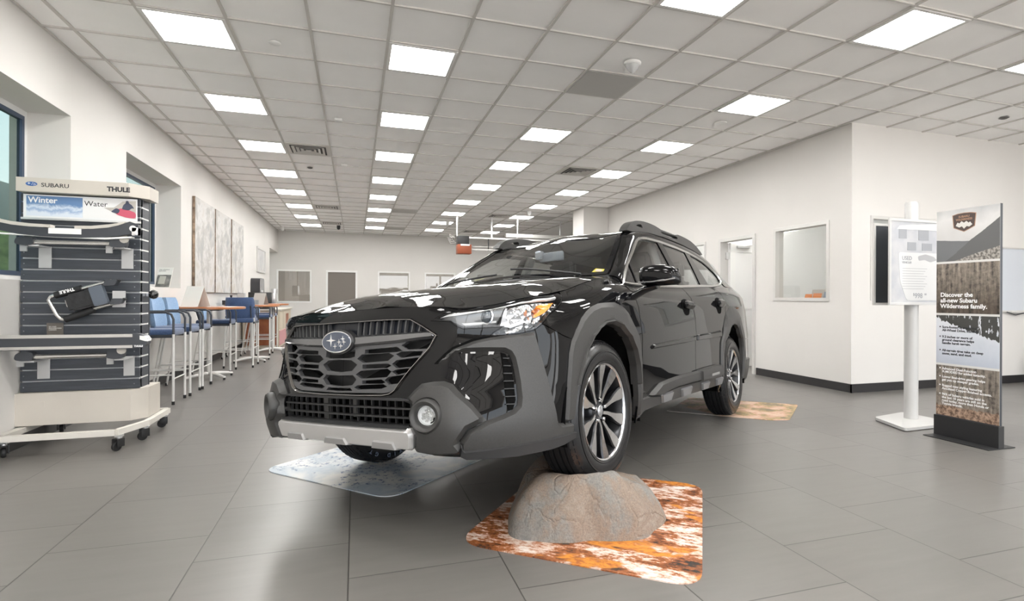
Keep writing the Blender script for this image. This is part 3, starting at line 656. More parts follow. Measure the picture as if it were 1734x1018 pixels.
loftbar([(.02,.075),(.12,.078),(.22,.092),(.28,.108),(.32,.122)],[.010,.011,.011,.009,.005],.034).build('rubber_strip',M_wp,o,25)
loftbar([(-.13,.045),(.06,.045)],[.02,.02],.033).build('white_plate',M_white,o,None)
loftbar([(-.42,.018),(-.1,.008),(.2,.003),(.36,.018)],[.005,.006,.006,.005],.028).build('lower_trim',M_white,o,None)
MB().cyl((.37,-.035,.08),.022,.07,18,'y').box(.36,.40,-.035,.03,.03,.09,.004).build('end_lock',M_chrome,o)
tag(o,'dark curved roof carrier with beige rubber strips, top item on the stand','roof carrier')
def crossbar(name,x0,x1,y,z,lab,m=M_silv,foot2=True):
    o=empty(name,(x0,y,z)); w=x1-x0
    MB().tube([(.0,0,.0),(w,0,.0)],.016,14).build('bar',m,o)
    for s in ((0.03,),(w-.04,)):
        x=s[0]; MB().add(*(lambda q:(q.v,q.f))(MB().prism(round_poly([(x-.055,-.018),(x-.045,.025),(x+.02,.040),(x+.055,.028),(x+.05,-.022),(x-.01,-.028)],.02),-.028,.028,'y'))).build('foot_clamp',M_gun,o,30)
    MB().lathe([(.0001,-.012),(.028,-.01),(.030,0),(.024,.012),(.0001,.014)],(w-.0,-.02,.035),18,'y').build('clamp_knob',M_wp,o)
    tag(o,lab,'crossbar')
crossbar('roof_crossbar',-2.22,-1.60,4.80,1.470,'silver round crossbar with black clamps under the curved carrier')
crossbar('roof_crossbar',-2.20,-1.60,4.76,.668,'silver crossbar with black end clamps under the long silver box')
o=empty('cargo_bar',(-2.26,4.72,.72))
loftbar([(-.5,.048),(.745,.048)],[.05,.05],.035).build('box_body',M_gun,o,None)
loftbar([(-.5,.092),(.745,.090)],[.011,.011],.040).build('top_trim',M_silv,o,None); loftbar([(-.5,.012),(.745,.012)],[.010,.010],.040).build('bottom_trim',M_silv,o,None)
loftbar([(.745,.052),(.78,.052),(.815,.050),(.835,.048)],[.052,.050,.040,.018],.040).build('end_cap',M_gun,o,40)
loftbar([(.79,.075),(.82,.068),(.837,.055)],[.014,.018,.008],.043).build('cap_highlight',M_white,o,40)
text('rack_name','THULE',.018,M_text_w,o,(.755,-.0405,.008),(PI/2,0,0),bold=.0008)
tag(o,'long silver and black cargo bar lying across the lower slats','cargo bar')
# folded bike carrier
o=empty('bike_carrier',(-1.84,4.86,1.07))
def Q(x,z,y=0): return (x+1.84,y,z-1.07)
MB().tube([Q(-1.885,1.145),Q(-1.70,1.205)],.014,14).tube([Q(-1.815,1.0),Q(-1.64,1.055)],.014,14).build('frame_tube',M_silv,o)
MB().tube([Q(-2.045,1.098),Q(-2.07,1.085),Q(-2.083,1.06),Q(-2.06,1.01),Q(-2.035,.955),Q(-2.01,.925),Q(-1.985,.920)],.013,14).build('handle_loop',M_silv,o)
MB().tube([Q(-1.945,1.075,-.01),Q(-1.972,1.058,-.01),Q(-1.962,1.02,-.01),Q(-1.93,.995,-.01)],.013,12).build('inner_loop',M_silv,o)
MB().tube([Q(-2.045,1.095),Q(-1.885,1.147)],.024,16).tube([Q(-1.985,.922),Q(-1.81,.995)],.024,16).build('foam_grip',M_dark,o)
bm=bmesh.new(); bmesh.ops.create_cube(bm,size=1); bmesh.ops.bevel(bm,geom=bm.edges[:],offset=.12,segments=4,affect='EDGES')
Rt=Matrix.Rotation(-.30,4,'Y')
for v in bm.verts: v.co=Rt@Vector((v.co.x*.21,v.co.y*.055,v.co.z*.125))+Vector(Q(-1.86,1.065,-.02))
MB().bm(bm).build('folded_bag',noisy(mat('black_nylon',(.012,.012,.013),.6),(.008,.008,.009),(.02,.02,.022),20,bmp=.5,bscale=40),o,50)
bm=bmesh.new(); bmesh.ops.create_cube(bm,size=1); bmesh.ops.bevel(bm,geom=bm.edges[:],offset=.05,segments=2,affect='EDGES')
for v in bm.verts: v.co=Rt@Vector((v.co.x*.085,v.co.y*.05,v.co.z*.14))+Vector(Q(-1.765,1.095,-.045))
MB().bm(bm).build('clamp_plate',mat('clamp_grey',(.10,.12,.15),.35),o,50)
for x,z in ((-1.70,1.19),(-1.66,1.055)):
    MB().add(*(lambda q:(q.v,q.f))(MB().prism(round_poly([(x+1.84-.045,z-1.07-.025),(x+1.84+.03,z-1.07-.02),(x+1.84+.045,z-1.07+.02),(x+1.84-.03,z-1.07+.02)],.015),-.045,.02,'y'))).build('wheel_cradle',M_gun,o,40)
    MB().cyl(Q(x+.04,z+.015,-.03),.009,.05,12,'y').build('cradle_knob',M_dark,o)
MB().box(*(-1.70+1.84,-1.62+1.84),.0,.012,1.01-1.07,1.13-1.07).build('mount_plate',M_brk,o,None)
text('rack_name','THULE',.030,M_text_w,o,Q(-1.925,1.150,-.0255),(PI/2,math.radians(163),0),bold=.0014)
tag(o,'folded silver and black bike carrier hung at an angle on the slats','bike carrier')
o=empty('price_tag',(-2.13,Y0-.002,.808)); MB().box(0,.10,-.004,-.001,0,.087).build('tag_card',mat('tag_taupe',(.13,.115,.10),.35),o,None)
text('tag_writing','SKI AND\nSNOWBOARD\nCARRIER',.012,M_paper,o,(.012,-.0045,.055),(PI/2,0,0)); tag(o,'small dark taupe price tag low on the slats','price tag')
o=empty('helmet_camera_ball',(-1.505,5.08,1.105)); MB().lathe([(.0001,-.036),(.02,-.03),(.032,-.014),(.034,.006),(.027,.024),(.010,.034),(.0001,.036)],n=24).build('ball_shell',mat('gloss_black',(.01,.01,.01),.08,coat=1),o); MB().box(-.047,-.030,-.012,.012,-.012,.012).build('ball_mount',M_chrome,o,None); o.name='edge_clamp'; tag(o,'shiny black clamp on the side edge of the accessory stand above the stools','clamp')
# ---------------------------------------------------------------- double-sided poster stand
M_stand=mat('stand_white_metal',(.56,.555,.545),.4,.15)
o=empty('poster_stand',(4.70,3.66,0)); rz=0
MB().prism(round_poly([(4.46-4.70,3.84-3.66),(4.92-4.70,3.93-3.66),(4.93-4.70,3.45-3.66),(4.31-4.70,3.42-3.66)],.05),.006,.030).build('base_plate',M_stand,o,30)
MB().cyl((0.03,.04,.03),.055,1.92,28).build('post',M_stand,o)
MB().cyl((0.03,.04,1.95),.05,.012,28).build('post_cap',M_stand,o)
M_post=mat('poster_print',(.62,.62,.62),.5); v=coords(M_post,'Object'); n=noise(M_post,v,6,3); ln(M_post,ramp(M_post,n.outputs[0],[(.4,(.42,.43,.46)),(.6,(.50,.50,.51))]).outputs[0],bsdf(M_post).inputs['Base Color'])
M_p2=mat('poster_light',(.60,.60,.595),.5); M_p3=mat('poster_grey',(.30,.31,.33),.5); M_p4=mat('poster_mid',(.38,.38,.39),.5)
def frame_box(y,back):
    r=o; x0,x1,z0,z1=-.36,.25,1.045,1.79
    MB().box(x0,x1,y-.008,y+.008,z0,z0+.022,.001).box(x0,x1,y-.008,y+.008,z1-.022,z1,.001).box(x0,x0+.02,y-.008,y+.008,z0+.022,z1-.022,.001).box(x1-.02,x1,y-.008,y+.008,z0+.022,z1-.022,.001).build('poster_frame',M_stand,r,None)
    MB().box(x0+.02,x1-.02,y-.002,y+.006,z0+.022,z1-.022).build('poster_sheet' if not back else 'poster_back',M_post if not back else M_gun,r,None)
frame_box(-.06,False)
# the rear frame sits a little to the left, dark side showing
for s in (0,): 
    x0,x1,z0,z1=-.28,.30,1.04,1.775; y=.16
    MB().box(x0,x1,y-.01,y+.01,z0,z0+.022,.001).box(x0,x1,y-.01,y+.01,z1-.022,z1,.001).box(x0,x0+.02,y-.01,y+.01,z0+.022,z1-.022,.001).box(x1-.02,x1,y-.01,y+.01,z0+.022,z1-.022,.001).build('rear_frame',M_alf,o,None)
    MB().box(x0+.02,x1-.02,y-.006,y+.006,z0+.022,z1-.022).build('rear_sheet',M_gun,o,None)
MB().box(-.02,.08,-.05,.15,1.30,1.50).build('frame_bracket',M_stand,o,None)
y=-.0635
MB().prism([(-.24,1.73),(.22,1.765),(.22,1.70),(-.27,1.70)],y-.0005,y+.001,'y').prism(round_poly([(-.255,1.50),(.23,1.50),(.23,1.085),(-.16,1.085),(-.235,1.25)],.03),y-.0005,y+.001,'y').build('poster_white_area',M_p2,o,None)
MB().box(-.25,-.16,y-.0006,y+.001,1.62,1.70).box(-.02,.10,y-.0006,y+.001,1.61,1.70).box(-.15,-.05,y-.0006,y+.001,1.52,1.59).box(.02,.14,y-.0006,y+.001,1.52,1.585).build('poster_photo',M_p3,o,None)
MB().prism(round_poly([(-.03,1.47),(.06,1.49),(.16,1.47),(.20,1.44),(.12,1.42),(.05,1.44),(-.02,1.43)],.015),y-.0012,y-.0008,'y').build('poster_car_picture',M_p4,o,None)
for k in range(9): MB().box(-.21,.08-.02*(k%3),y-.0012,y-.0008,1.36-.022*k,1.363-.022*k).build('poster_line',M_p3,o,None)
text('poster_word','USED',.048,M_p3,o,(-.215,y-.0012,1.435),(PI/2,0,0),bold=.0008); text('poster_word','VEHICLES',.026,M_p3,o,(-.215,y-.0012,1.405),(PI/2,0,0),bold=.0006)
text('poster_price','$',.035,M_p3,o,(-.085,y-.0012,1.125),(PI/2,0,0)); text('poster_price','998',.062,M_p3,o,(-.065,y-.0012,1.105),(PI/2,0,0),bold=.0008); text('poster_price','00',.025,M_p3,o,(.05,y-.0012,1.13),(PI/2,0,0))
tag(o,'pale grey poster in a white frame on a round post with a flat base','poster stand')
# ---------------------------------------------------------------- tall banner panel
b=empty('banner_panel',(4.49,3.055,0)); BW=.235
MB().box(-.012,.012,-BW,BW,.16,1.80,.001).build('panel_board',M_gun,b,None)
MB().box(-.030,.030,-BW-.005,BW+.005,.006,.165,.002).build('panel_base',M_blk,b,None); MB().box(-.14,.14,-BW-.01,BW+.01,.0,.006).build('base_plate',M_blk,b,None)
def pict(name,z0,z1,m): 
    q=MB().box(-.0005,.0005,-BW+.002,BW-.002,0,z1-z0).build(name,m,b,None); q.location=(-.0128,0,z0); return q
MB().box(-.0125,-.012,-BW+.001,BW-.001,.17,1.799).build('white_sheet',mat('sheet_white',(.66,.65,.63),.5),b,None)
def mk(name,seed): 
    m=mat(name,(.5,.5,.5),.45); v=coords(m,'Object',(1,1,1),(seed,0,0)); s=nd(m,'ShaderNodeSeparateXYZ'); ln(m,v,s.inputs[0]); return m,v,s
# sky and hills
m,v,s=mk('hills_picture',3)
nz=noise(m,v,4,5); sky=ramp(m,math_(m,'ADD',math_(m,'MULTIPLY',s.outputs[2],1.6),math_(m,'MULTIPLY',nz.outputs[0],.5)),[(.45,(.52,.51,.50)),(.75,(.62,.61,.60)),(1,(.33,.34,.35))])
rn=noise(m,v,5,6); 
ridge=math_(m,'ADD',math_(m,'ADD',.14,math_(m,'MULTIPLY',s.outputs[1],.10)),math_(m,'MULTIPLY',rn.outputs[0],.02))
f1=math_(m,'LESS_THAN',s.outputs[2],ridge)
ridge2=math_(m,'ADD',math_(m,'SUBTRACT',.10,math_(m,'MULTIPLY',s.outputs[1],.80)),math_(m,'MULTIPLY',rn.outputs[0],.06))
f2=math_(m,'LESS_THAN',s.outputs[2],ridge2)
ridge3=math_(m,'ADD',math_(m,'SUBTRACT',.015,math_(m,'MULTIPLY',s.outputs[1],.28)),math_(m,'MULTIPLY',rn.outputs[0],.03)); f3=math_(m,'LESS_THAN',s.outputs[2],ridge3)
c=mixc(m,f1,sky.outputs[0],(.16,.165,.17)); c=mixc(m,f2,c,(.12,.12,.12)); gn=noise(m,v,60,4); c=mixc(m,f3,c,ramp(m,gn.outputs[0],[(.4,(.12,.11,.10)),(.6,(.42,.39,.35))]).outputs[0]); ln(m,c,bsdf(m).inputs['Base Color'])
pict('hills_picture',1.395,1.797,m)
def forest(name,seed,a,bc,z,snow=False):
    m,v,s=mk(name,seed); mp=nd(m,'ShaderNodeMapping'); mp.inputs['Scale'].default_value=(1,30,2.2); ln(m,v,mp.inputs[0]); n=noise(m,mp.outputs[0],1.4,5,.6); n2=noise(m,v,30,5,.7)
    f=math_(m,'ADD',math_(m,'MULTIPLY',n.outputs[0],.6),math_(m,'MULTIPLY',n2.outputs[0],.4)); c=ramp(m,f,[(.38,a),(.50,tuple(.5*(p+q) for p,q in zip(a,bc))),(.64,bc)]).outputs[0]
    return m,v,s,c,n2
m,v,s,c,n2=forest('forest_picture',8,(.035,.03,.027),(.32,.27,.22),0); g=ramp(m,math_(m,'ADD',math_(m,'MULTIPLY',s.outputs[2],2.2),math_(m,'MULTIPLY',n2.outputs[0],.2)),[(.2,(.45,.42,.40)),(.8,(1.2,1.2,1.2))]); mm=nd(m,'ShaderNodeMix',data_type='RGBA',blend_type='MULTIPLY'); mm.inputs[0].default_value=1; ln(m,c,mm.inputs[6]); ln(m,g.outputs[0],mm.inputs[7]); ln(m,mm.outputs[2],bsdf(m).inputs['Base Color'])
pict('forest_picture',.985,1.378,m)
m,v,s=mk('snow_picture',12); tn=noise(m,v,14,6,.7); mp=nd(m,'ShaderNodeMapping'); mp.inputs['Scale'].default_value=(1,30,5); ln(m,v,mp.inputs[0]); t2=noise(m,mp.outputs[0],1.8,4)
tl=math_(m,'SUBTRACT',math_(m,'ADD',math_(m,'ADD',.235,math_(m,'MULTIPLY',s.outputs[1],.36)),.075),math_(m,'MULTIPLY',t2.outputs[0],.07)); fz=math_(m,'GREATER_THAN',s.outputs[2],tl); fz2=math_(m,'MULTIPLY',fz,math_(m,'GREATER_THAN',math_(m,'ADD',math_(m,'MULTIPLY',t2.outputs[0],.6),math_(m,'MULTIPLY',tn.outputs[0],.4)),.42))
c=mixc(m,fz2,ramp(m,math_(m,'ADD',math_(m,'MULTIPLY',s.outputs[2],2),math_(m,'MULTIPLY',tn.outputs[0],.3)),[(.1,(.46,.50,.58)),(.8,(.66,.68,.72))]).outputs[0],(.06,.06,.055)); ln(m,c,bsdf(m).inputs['Base Color'])
pict('snow_picture',.585,.968,m)
m,v,s,c,n2=forest('ground_picture',17,(.05,.042,.036),(.36,.31,.26),0); c2=mixc(m,math_(m,'LESS_THAN',math_(m,'ADD',s.outputs[2],math_(m,'MULTIPLY',n2.outputs[0],.08)),.12),c,ramp(m,n2.outputs[0],[(.4,(.10,.06,.04)),(.6,(.48,.33,.24))]).outputs[0]); ln(m,c2,bsdf(m).inputs['Base Color'])
pict('ground_picture',.17,.568,m)
BR=(PI/2,0,-PI/2)
def bt(s,size,z,m,y=.195,bold=.0006): return text('banner_writing',s,size,m,b,(-.0142,y,z),BR,bold=bold)
bt('Discover the\nall-new Subaru\nWilderness family.',.047,1.115,M_text_w,.20,.0012)
bt('Sure-footed Symmetrical\nAll-Wheel Drive, standard.',.026,.865,M_text_d,.185); bt('9.2 inches or more of\nground clearance helps\nhandle harsh terrain.',.026,.788,M_text_d,.185); bt('All-terrain tires take on deep\nsnow, sand, and mud.',.026,.680,M_text_d,.185)
bt('Advanced Dual-Function\nX-MODE\u00ae for added tenacity.',.026,.535,M_text_w,.185); bt('Lower final-drive gearing helps\nget you up steeper grades.',.026,.470,M_text_w,.185); bt('Rugged new styling featuring\nAnodized Copper-finished accents.',.026,.400,M_text_w,.185,); bt('96% of Subaru vehicles sold in\nthe last 10 years are still on the\nroad today, more than Honda or\nToyota brands.',.026,.330,M_text_w,.185)
for z in (.870,.793,.685): MB().box(-.0135,-.013,.197,.207,z,z+.010).build('bullet_mark',M_text_d,b,None)
for z in (.540,.475,.405,.335): MB().box(-.0135,-.013,.197,.207,z,z+.010).build('bullet_mark',M_text_w,b,None)
# badge
cz=1.70; cyb=.02
def shield(k,x0,x1,name,m): 
    pts=[(-.090,.055),(-.05,.064),(0,.067),(.05,.064),(.090,.055),(.080,-.045),(.045,-.062),(0,-.082),(-.045,-.062),(-.080,-.045)]
    MB().prism([(cyb+a*k,cz+b_*k) for a,b_ in pts],x0,x1,'x').build(name,m,b,None)
M_cop=mat('badge_copper',(.35,.20,.13),.4); M_brn=mat('badge_brown',(.07,.05,.045),.5)
shield(1,-.0142,-.0130,'badge_border',M_cop); shield(.93,-.0150,-.0142,'badge_field',M_brn)
text('badge_name','SUBARU',.022,M_cop,b,(-.0154,cyb,cz+.030),BR,align='CENTER',bold=.0006); text('badge_name','WILDERNESS',.021,M_cop,b,(-.0154,cyb,cz+.008),BR,align='CENTER',bold=.0006)
MB().prism([(cyb+a,cz+q) for a,q in [(-.062,-.03),(-.045,-.008),(-.035,-.016),(-.018,.0),(0,-.012),(.018,.002),(.034,-.014),(.048,-.006),(.062,-.03),(.035,-.045),(.015,-.038),(0,-.058),(-.02,-.04),(-.04,-.046)]],-.0156,-.0150,'x').build('badge_mountain',mat('badge_white',(.62,.60,.57),.5),b,None)
tag(b,'tall double-sided banner panel with mountain, forest and snow pictures on a black base','banner')
# whiteboard / light box at the right edge
o=empty('whiteboard',(9.05,YA,.955)); MB().box(-1.02,1.0,-.02,-.002,0,.81).build('board_face',mat('board_white',(.58,.61,.66),.3),o,None)
MB().box(-1.03,1.0,-.028,-.002,-.02,0).box(-1.03,1.0,-.028,-.002,.81,.83).build('board_frame',M_alf,o,None); MB().box(-.9,.2,-.06,-.02,-.03,-.015).build('tray',M_alf,o,None)
MB().tube([(-.95,-.03,-.02),(-.8,-.04,-.06),(-.6,-.04,-.03),(-.4,-.04,-.05)],.006,8).build('cable',M_gun,o)
tag(o,'wide whiteboard on the wall at the right edge behind the banner','whiteboard')
o=empty('waste_bin',(8.55,4.80,0)); MB().lathe([(.0001,0),(.12,0),(.145,.33),(.15,.34),(.135,.34),(.11,.01),(.0001,.01)],n=28).build('bin_body',M_gun,o); tag(o,'dark bin against the wall at the right edge','bin')
# office chair behind right window: brochures on the window ledge
led=MB().box(XR+.14,XR+.75,5.25,6.45,1.02,1.06).box(XR+.65,XR+.70,5.3,5.35,0,1.02).box(XR+.65,XR+.70,6.35,6.4,0,1.02).box(XR+.2,XR+.25,5.3,5.35,0,1.02).box(XR+.2,XR+.25,6.35,6.4,0,1.02).build('counter',M_cream,None,None); tag(led,'office counter behind the window of the right wall','counter')
M_or=mat('orange_card',(.55,.17,.04),.5); M_gb=mat('blue_grey_card',(.17,.21,.27),.5); M_gy=mat('grey_card',(.40,.38,.36),.5)
def card(y,w,h,x,m,lab,g=None):
    q=MB().add([(0,-w/2,0),(0,w/2,0),(.03,w/2,h),(.03,-w/2,h),(.004,-w/2,0),(.004,w/2,0),(.034,w/2,h),(.034,-w/2,h)],[(3,2,1,0),(4,5,6,7),(0,1,5,4),(2,3,7,6),(1,2,6,5),(3,0,4,7)]).build('brochure',m,None,None); q.location=(x,y,1.06); tag(q,lab,'brochure',g)
card(5.98,.12,.10,XR+.25,M_or,'orange brochure standing behind the right window, left one'); card(5.83,.14,.11,XR+.25,M_or,'orange brochure standing behind the right window, right one')
card(5.90,.22,.16,XR+.34,M_gy,'pale grey card behind the two orange brochures'); card(5.60,.24,.13,XR+.25,M_gb,'blue grey brochure behind the right window'); card(5.55,.15,.22,XR+.33,M_gy,'grey box card at the right end of the window ledge')
# ---------------------------------------------------------------- floor mats
def slab(name,poly,r,m,lab,cat='mat'):
    o_=MB().prism(round_poly(poly,r,8),.0,.005).build(name,m,None,None); tag(o_,lab,cat); return o_
m=mat('autumn_mat_print',(.5,.3,.2),.42); v=coords(m,'Object',(1,1,1),(0,0,0),(0,0,.65)); mp=nd(m,'ShaderNodeMapping'); mp.inputs['Scale'].default_value=(1.3,2.6,1); ln(m,v,mp.inputs[0])
n1=noise(m,mp.outputs[0],3.2,10,.72,.3); n2=noise(m,mp.outputs[0],2.1,3,.5,.5); n3=noise(m,mp.outputs[0],14,8,.75)
f=math_(m,'ADD',math_(m,'MULTIPLY',n1.outputs[0],.62),math_(m,'MULTIPLY',n3.outputs[0],.38))
c=ramp(m,f,[(.405,(.03,.026,.022)),(.44,(.17,.055,.02)),(.495,(.36,.12,.038)),(.525,(.58,.40,.31)),(.585,(.74,.67,.62))]).outputs[0]
yl=nd(m,'ShaderNodeMapRange'); ln(m,n2.outputs[0],yl.inputs[0]); yl.inputs[1].default_value=.585; yl.inputs[2].default_value=.62
c=mixc(m,yl.outputs[0],c,mixc(m,ramp(m,n3.outputs[0],[(.47,(0,0,0)),(.6,(1,1,1))]).outputs[0],(.62,.24,.035),(.34,.10,.03))); ln(m,c,bsdf(m).inputs['Base Color'])
slab('floor_mat',[(.43,2.46),(1.24,1.79),(1.93,2.79),(1.16,3.36)],.14,m,'orange, brown and white autumn print floor mat under the rock')
m=mat('snow_mat_print',(.5,.55,.6),.40); v=coords(m,'Object',(1,1,1),(0,0,0),(0,0,-.8)); n1=noise(m,v,2.2,5,.55,.4); n2=noise(m,v,26,6,.8); n3=noise(m,v,1.3,3)
base=ramp(m,n1.outputs[0],[(.36,(.62,.60,.57)),(.5,(.36,.42,.48)),(.62,(.66,.65,.62))]).outputs[0]
sp=math_(m,'MULTIPLY',math_(m,'GREATER_THAN',n3.outputs[0],.5),math_(m,'GREATER_THAN',n2.outputs[0],.56)); c=mixc(m,sp,base,(.09,.13,.24)); ln(m,c,bsdf(m).inputs['Base Color'])
slab('floor_mat',[(-.56,3.86),(.18,3.10),(1.14,3.98),(.38,4.74)],.13,m,'pale blue and white snow print floor mat under the front bumper')
m=mat('desert_mat_print',(.5,.4,.3),.45); v=coords(m,'Object',(1,1,1)); sx=nd(m,'ShaderNodeSeparateXYZ'); ln(m,v,sx.inputs[0]); n1=noise(m,v,5,7,.7); n2=noise(m,v,2,3)
a=ramp(m,n1.outputs[0],[(.40,(.22,.17,.10)),(.47,(.42,.30,.12)),(.53,(.62,.36,.26)),(.6,(.68,.50,.38))]).outputs[0]
g_=ramp(m,n1.outputs[0],[(.3,(.40,.38,.35)),(.7,(.50,.48,.44))]).outputs[0]
side=nd(m,'ShaderNodeMapRange'); ln(m,math_(m,'ADD',sx.outputs[0],math_(m,'MULTIPLY',n2.outputs[0],.25)),side.inputs[0]); side.inputs[1].default_value=3.28; side.inputs[2].default_value=3.36
ln(m,mixc(m,side.outputs[0],g_,a),bsdf(m).inputs['Base Color'])
slab('floor_mat',[(2.86,4.74),(3.56,4.10),(3.72,4.06),(4.34,4.62),(3.50,5.30)],.05,m,'pink, tan and grey desert print floor mat under the rear wheel')
# ---- car surface functions (metres, x forward from the front axle, y left, z up) ----
import numpy as np
def herm(xs, Y, x):
    xs=np.asarray(xs,float); Y=np.asarray(Y,float); x=np.asarray(x,float)
    d=np.diff(xs); sl=np.diff(Y,axis=0)/d.reshape((-1,)+(1,)*(Y.ndim-1))
    m=np.empty_like(Y); m[0]=sl[0]; m[-1]=sl[-1]
    dd=d.reshape((-1,)+(1,)*(Y.ndim-1))
    m[1:-1]=(sl[:-1]*dd[1:]+sl[1:]*dd[:-1])/(dd[1:]+dd[:-1])
    i=np.clip(np.searchsorted(xs,x,side='right')-1,0,len(xs)-2)
    h=d[i]; tt=(x-xs[i])/h
    e=(1,)*(Y.ndim-1); tt=tt.reshape(tt.shape+e); h=h.reshape(h.shape+e)
    lo=np.clip(tt,0,1); ex=tt-lo
    r=(2*lo**3-3*lo**2+1)*Y[i]+(lo**3-2*lo**2+lo)*h*m[i]+(-2*lo**3+3*lo**2)*Y[i+1]+(lo**3-lo**2)*h*m[i+1]
    return r+ex*h*np.where(ex>0,m[i+1],m[i])
SC=[0,.2,.35,.45,.54,.63,.74,.85,.97,1.10]
ZR=[.28,.42,.55,.70,.82,.90,1.0]
FR={.28:[(.90,0),(.895,.2),(.885,.35),(.875,.44),(.86,.52),(.83,.60),(.77,.67),(.69,.73),(.60,.78),(.51,.818)],
.42:[(.925,0),(.92,.2),(.915,.35),(.91,.44),(.90,.53),(.87,.615),(.80,.69),(.71,.75),(.61,.80),(.51,.838)],
.55:[(.93,0),(.925,.2),(.918,.35),(.905,.44),(.885,.53),(.85,.605),(.78,.68),(.70,.74),(.61,.79),(.51,.832)],
.70:[(.925,0),(.92,.2),(.905,.35),(.885,.44),(.855,.53),(.81,.605),(.745,.675),(.67,.735),(.59,.783),(.50,.828)],
.82:[(.915,0),(.908,.2),(.885,.35),(.865,.44),(.84,.525),(.795,.60),(.73,.67),(.655,.73),(.575,.785),(.49,.828)],
.90:[(.912,0),(.905,.2),(.883,.355),(.862,.45),(.835,.54),(.79,.61),(.727,.68),(.655,.738),(.577,.787),(.492,.822)]}
ZF90=[.885,.885,.885,.885,.885,.88,.885,.895,.905,.915]
EF=[(.900,0,.930),(.893,.2,.932),(.870,.36,.931),(.850,.46,.928),(.818,.55,.922),(.775,.62,.916),(.715,.685,.923),(.645,.737,.938),(.57,.777,.957),(.48,.800,.972)]
XS=[.38,.2,0,-.2,-.36,-.44,-.50,-.8,-1.2,-1.6,-2.0,-2.4,-2.745,-3.1,-3.4,-3.65]
SY={.28:[.85,.865,.87,.87,.868,.865,.865,.862,.86,.86,.86,.86,.86,.86,.82,.77],
.42:[.866,.885,.892,.895,.895,.895,.895,.895,.895,.895,.895,.895,.895,.89,.85,.80],
.55:[.869,.890,.898,.901,.901,.901,.901,.900,.900,.900,.900,.902,.905,.898,.862,.815],
.70:[.870,.893,.902,.905,.905,.905,.905,.904,.904,.904,.904,.908,.912,.903,.868,.82],
.82:[.866,.892,.902,.905,.906,.906,.906,.906,.906,.906,.906,.910,.914,.903,.868,.82],
.90:[.850,.872,.880,.882,.884,.886,.888,.889,.890,.891,.892,.894,.895,.880,.848,.80]}
SZ90=[.925,.948,.985,1.01,1.015,1.01,1.005,1.005,1.015,1.03,1.05,1.07,1.085,1.10,1.11,1.11]
ES=[(.38,.808,.983),(.2,.798,1.015),(0,.782,1.062),(-.2,.764,1.100),(-.36,.757,1.122),(-.44,.775,1.112),(-.50,.800,1.088),(-.8,.812,1.092),(-1.2,.820,1.109),(-1.6,.827,1.134),(-2.0,.828,1.163),(-2.4,.82,1.190),(-2.745,.800,1.215),(-3.1,.775,1.235),(-3.4,.745,1.25),(-3.65,.70,1.255)]
RR=[(5.50,-3.80,.70),(5.68,-3.88,.53),(5.92,-3.92,.3),(6.22,-3.93,0)]
def _net():
    S=list(SC)+[1.7-x for x in XS]+[r[0] for r in RR]
    N=np.zeros((len(S),len(ZR),3))
    for i in range(len(SC)):
        for j,zz in enumerate(ZR[:-1]):
            x,y=FR[zz][i]; N[i,j]=(x,y,ZF90[i] if zz==.90 else zz)
        N[i,-1]=EF[i]
    for k in range(len(XS)):
        i=len(SC)+k
        for j,zz in enumerate(ZR[:-1]): N[i,j]=(XS[k],SY[zz][k],SZ90[k] if zz==.90 else zz)
        N[i,-1]=ES[k]
    for k,(s,x,y) in enumerate(RR):
        i=len(SC)+len(XS)+k
        for j,zz in enumerate(ZR[:-1]): N[i,j]=(x+.05*(zz-.42 if zz>.42 else 0),y,1.11 if zz==.90 else zz)
        N[i,-1]=(x+.10,y*.9,1.258)
    return np.array(S),np.array(ZR),N
S_,Z_,N_=_net()
def belt(u,v):
    u=np.atleast_1d(np.asarray(u,float)); v=np.atleast_1d(np.asarray(v,float))
    rows=herm(S_,N_,u)                      # (n,7,3)
    out=np.empty((len(u),3))
    # interpolate along z' per point
    xs=Z_; d=np.diff(xs); Y=rows.transpose(1,0,2); sl=np.diff(Y,axis=0)/d[:,None,None]
    m=np.empty_like(Y); m[0]=sl[0]; m[-1]=sl[-1]; dd=d[:,None,None]
    m[1:-1]=(sl[:-1]*dd[1:]+sl[1:]*dd[:-1])/(dd[1:]+dd[:-1])
    i=np.clip(np.searchsorted(xs,v,side='right')-1,0,len(xs)-2); k=np.arange(len(u))
    h=d[i]; t=(v-xs[i])/h; lo=np.clip(t,0,1)[:,None]; ex=(t[:,None]-lo); h=h[:,None]
    A=Y[i,k];B=Y[i+1,k];MA=m[i,k];MB=m[i+1,k]
    r=(2*lo**3-3*lo**2+1)*A+(lo**3-2*lo**2+lo)*h*MA+(-2*lo**3+3*lo**2)*B+(lo**3-lo**2)*h*MB
    return r+ex*h*np.where(ex>0,MB,MA)
class TPS:
    def __init__(s,P,V,lam=0):
        P=np.array(P,float); V=np.array(V,float); n=len(P)
        K=s.k(P,P)+lam*np.eye(n); Q=np.c_[np.ones(n),P]
        A=np.zeros((n+3,n+3)); A[:n,:n]=K; A[:n,n:]=Q; A[n:,:n]=Q.T
        w=np.linalg.solve(A,np.r_[V,[0,0,0]]); s.w=w[:n]; s.a=w[n:]; s.P=P
    @staticmethod
    def k(A,B):
        r2=((A[:,None]-B[None])**2).sum(-1); return r2*np.log(r2+1e-12)
    def __call__(s,Q):
        Q=np.atleast_2d(Q); return s.k(Q,s.P)@s.w+s.a[0]+Q@s.a[1:]
def _sym(L): return [(x,sg*y,z) for x,y,z in L for sg in ((1,-1) if y else (1,))]
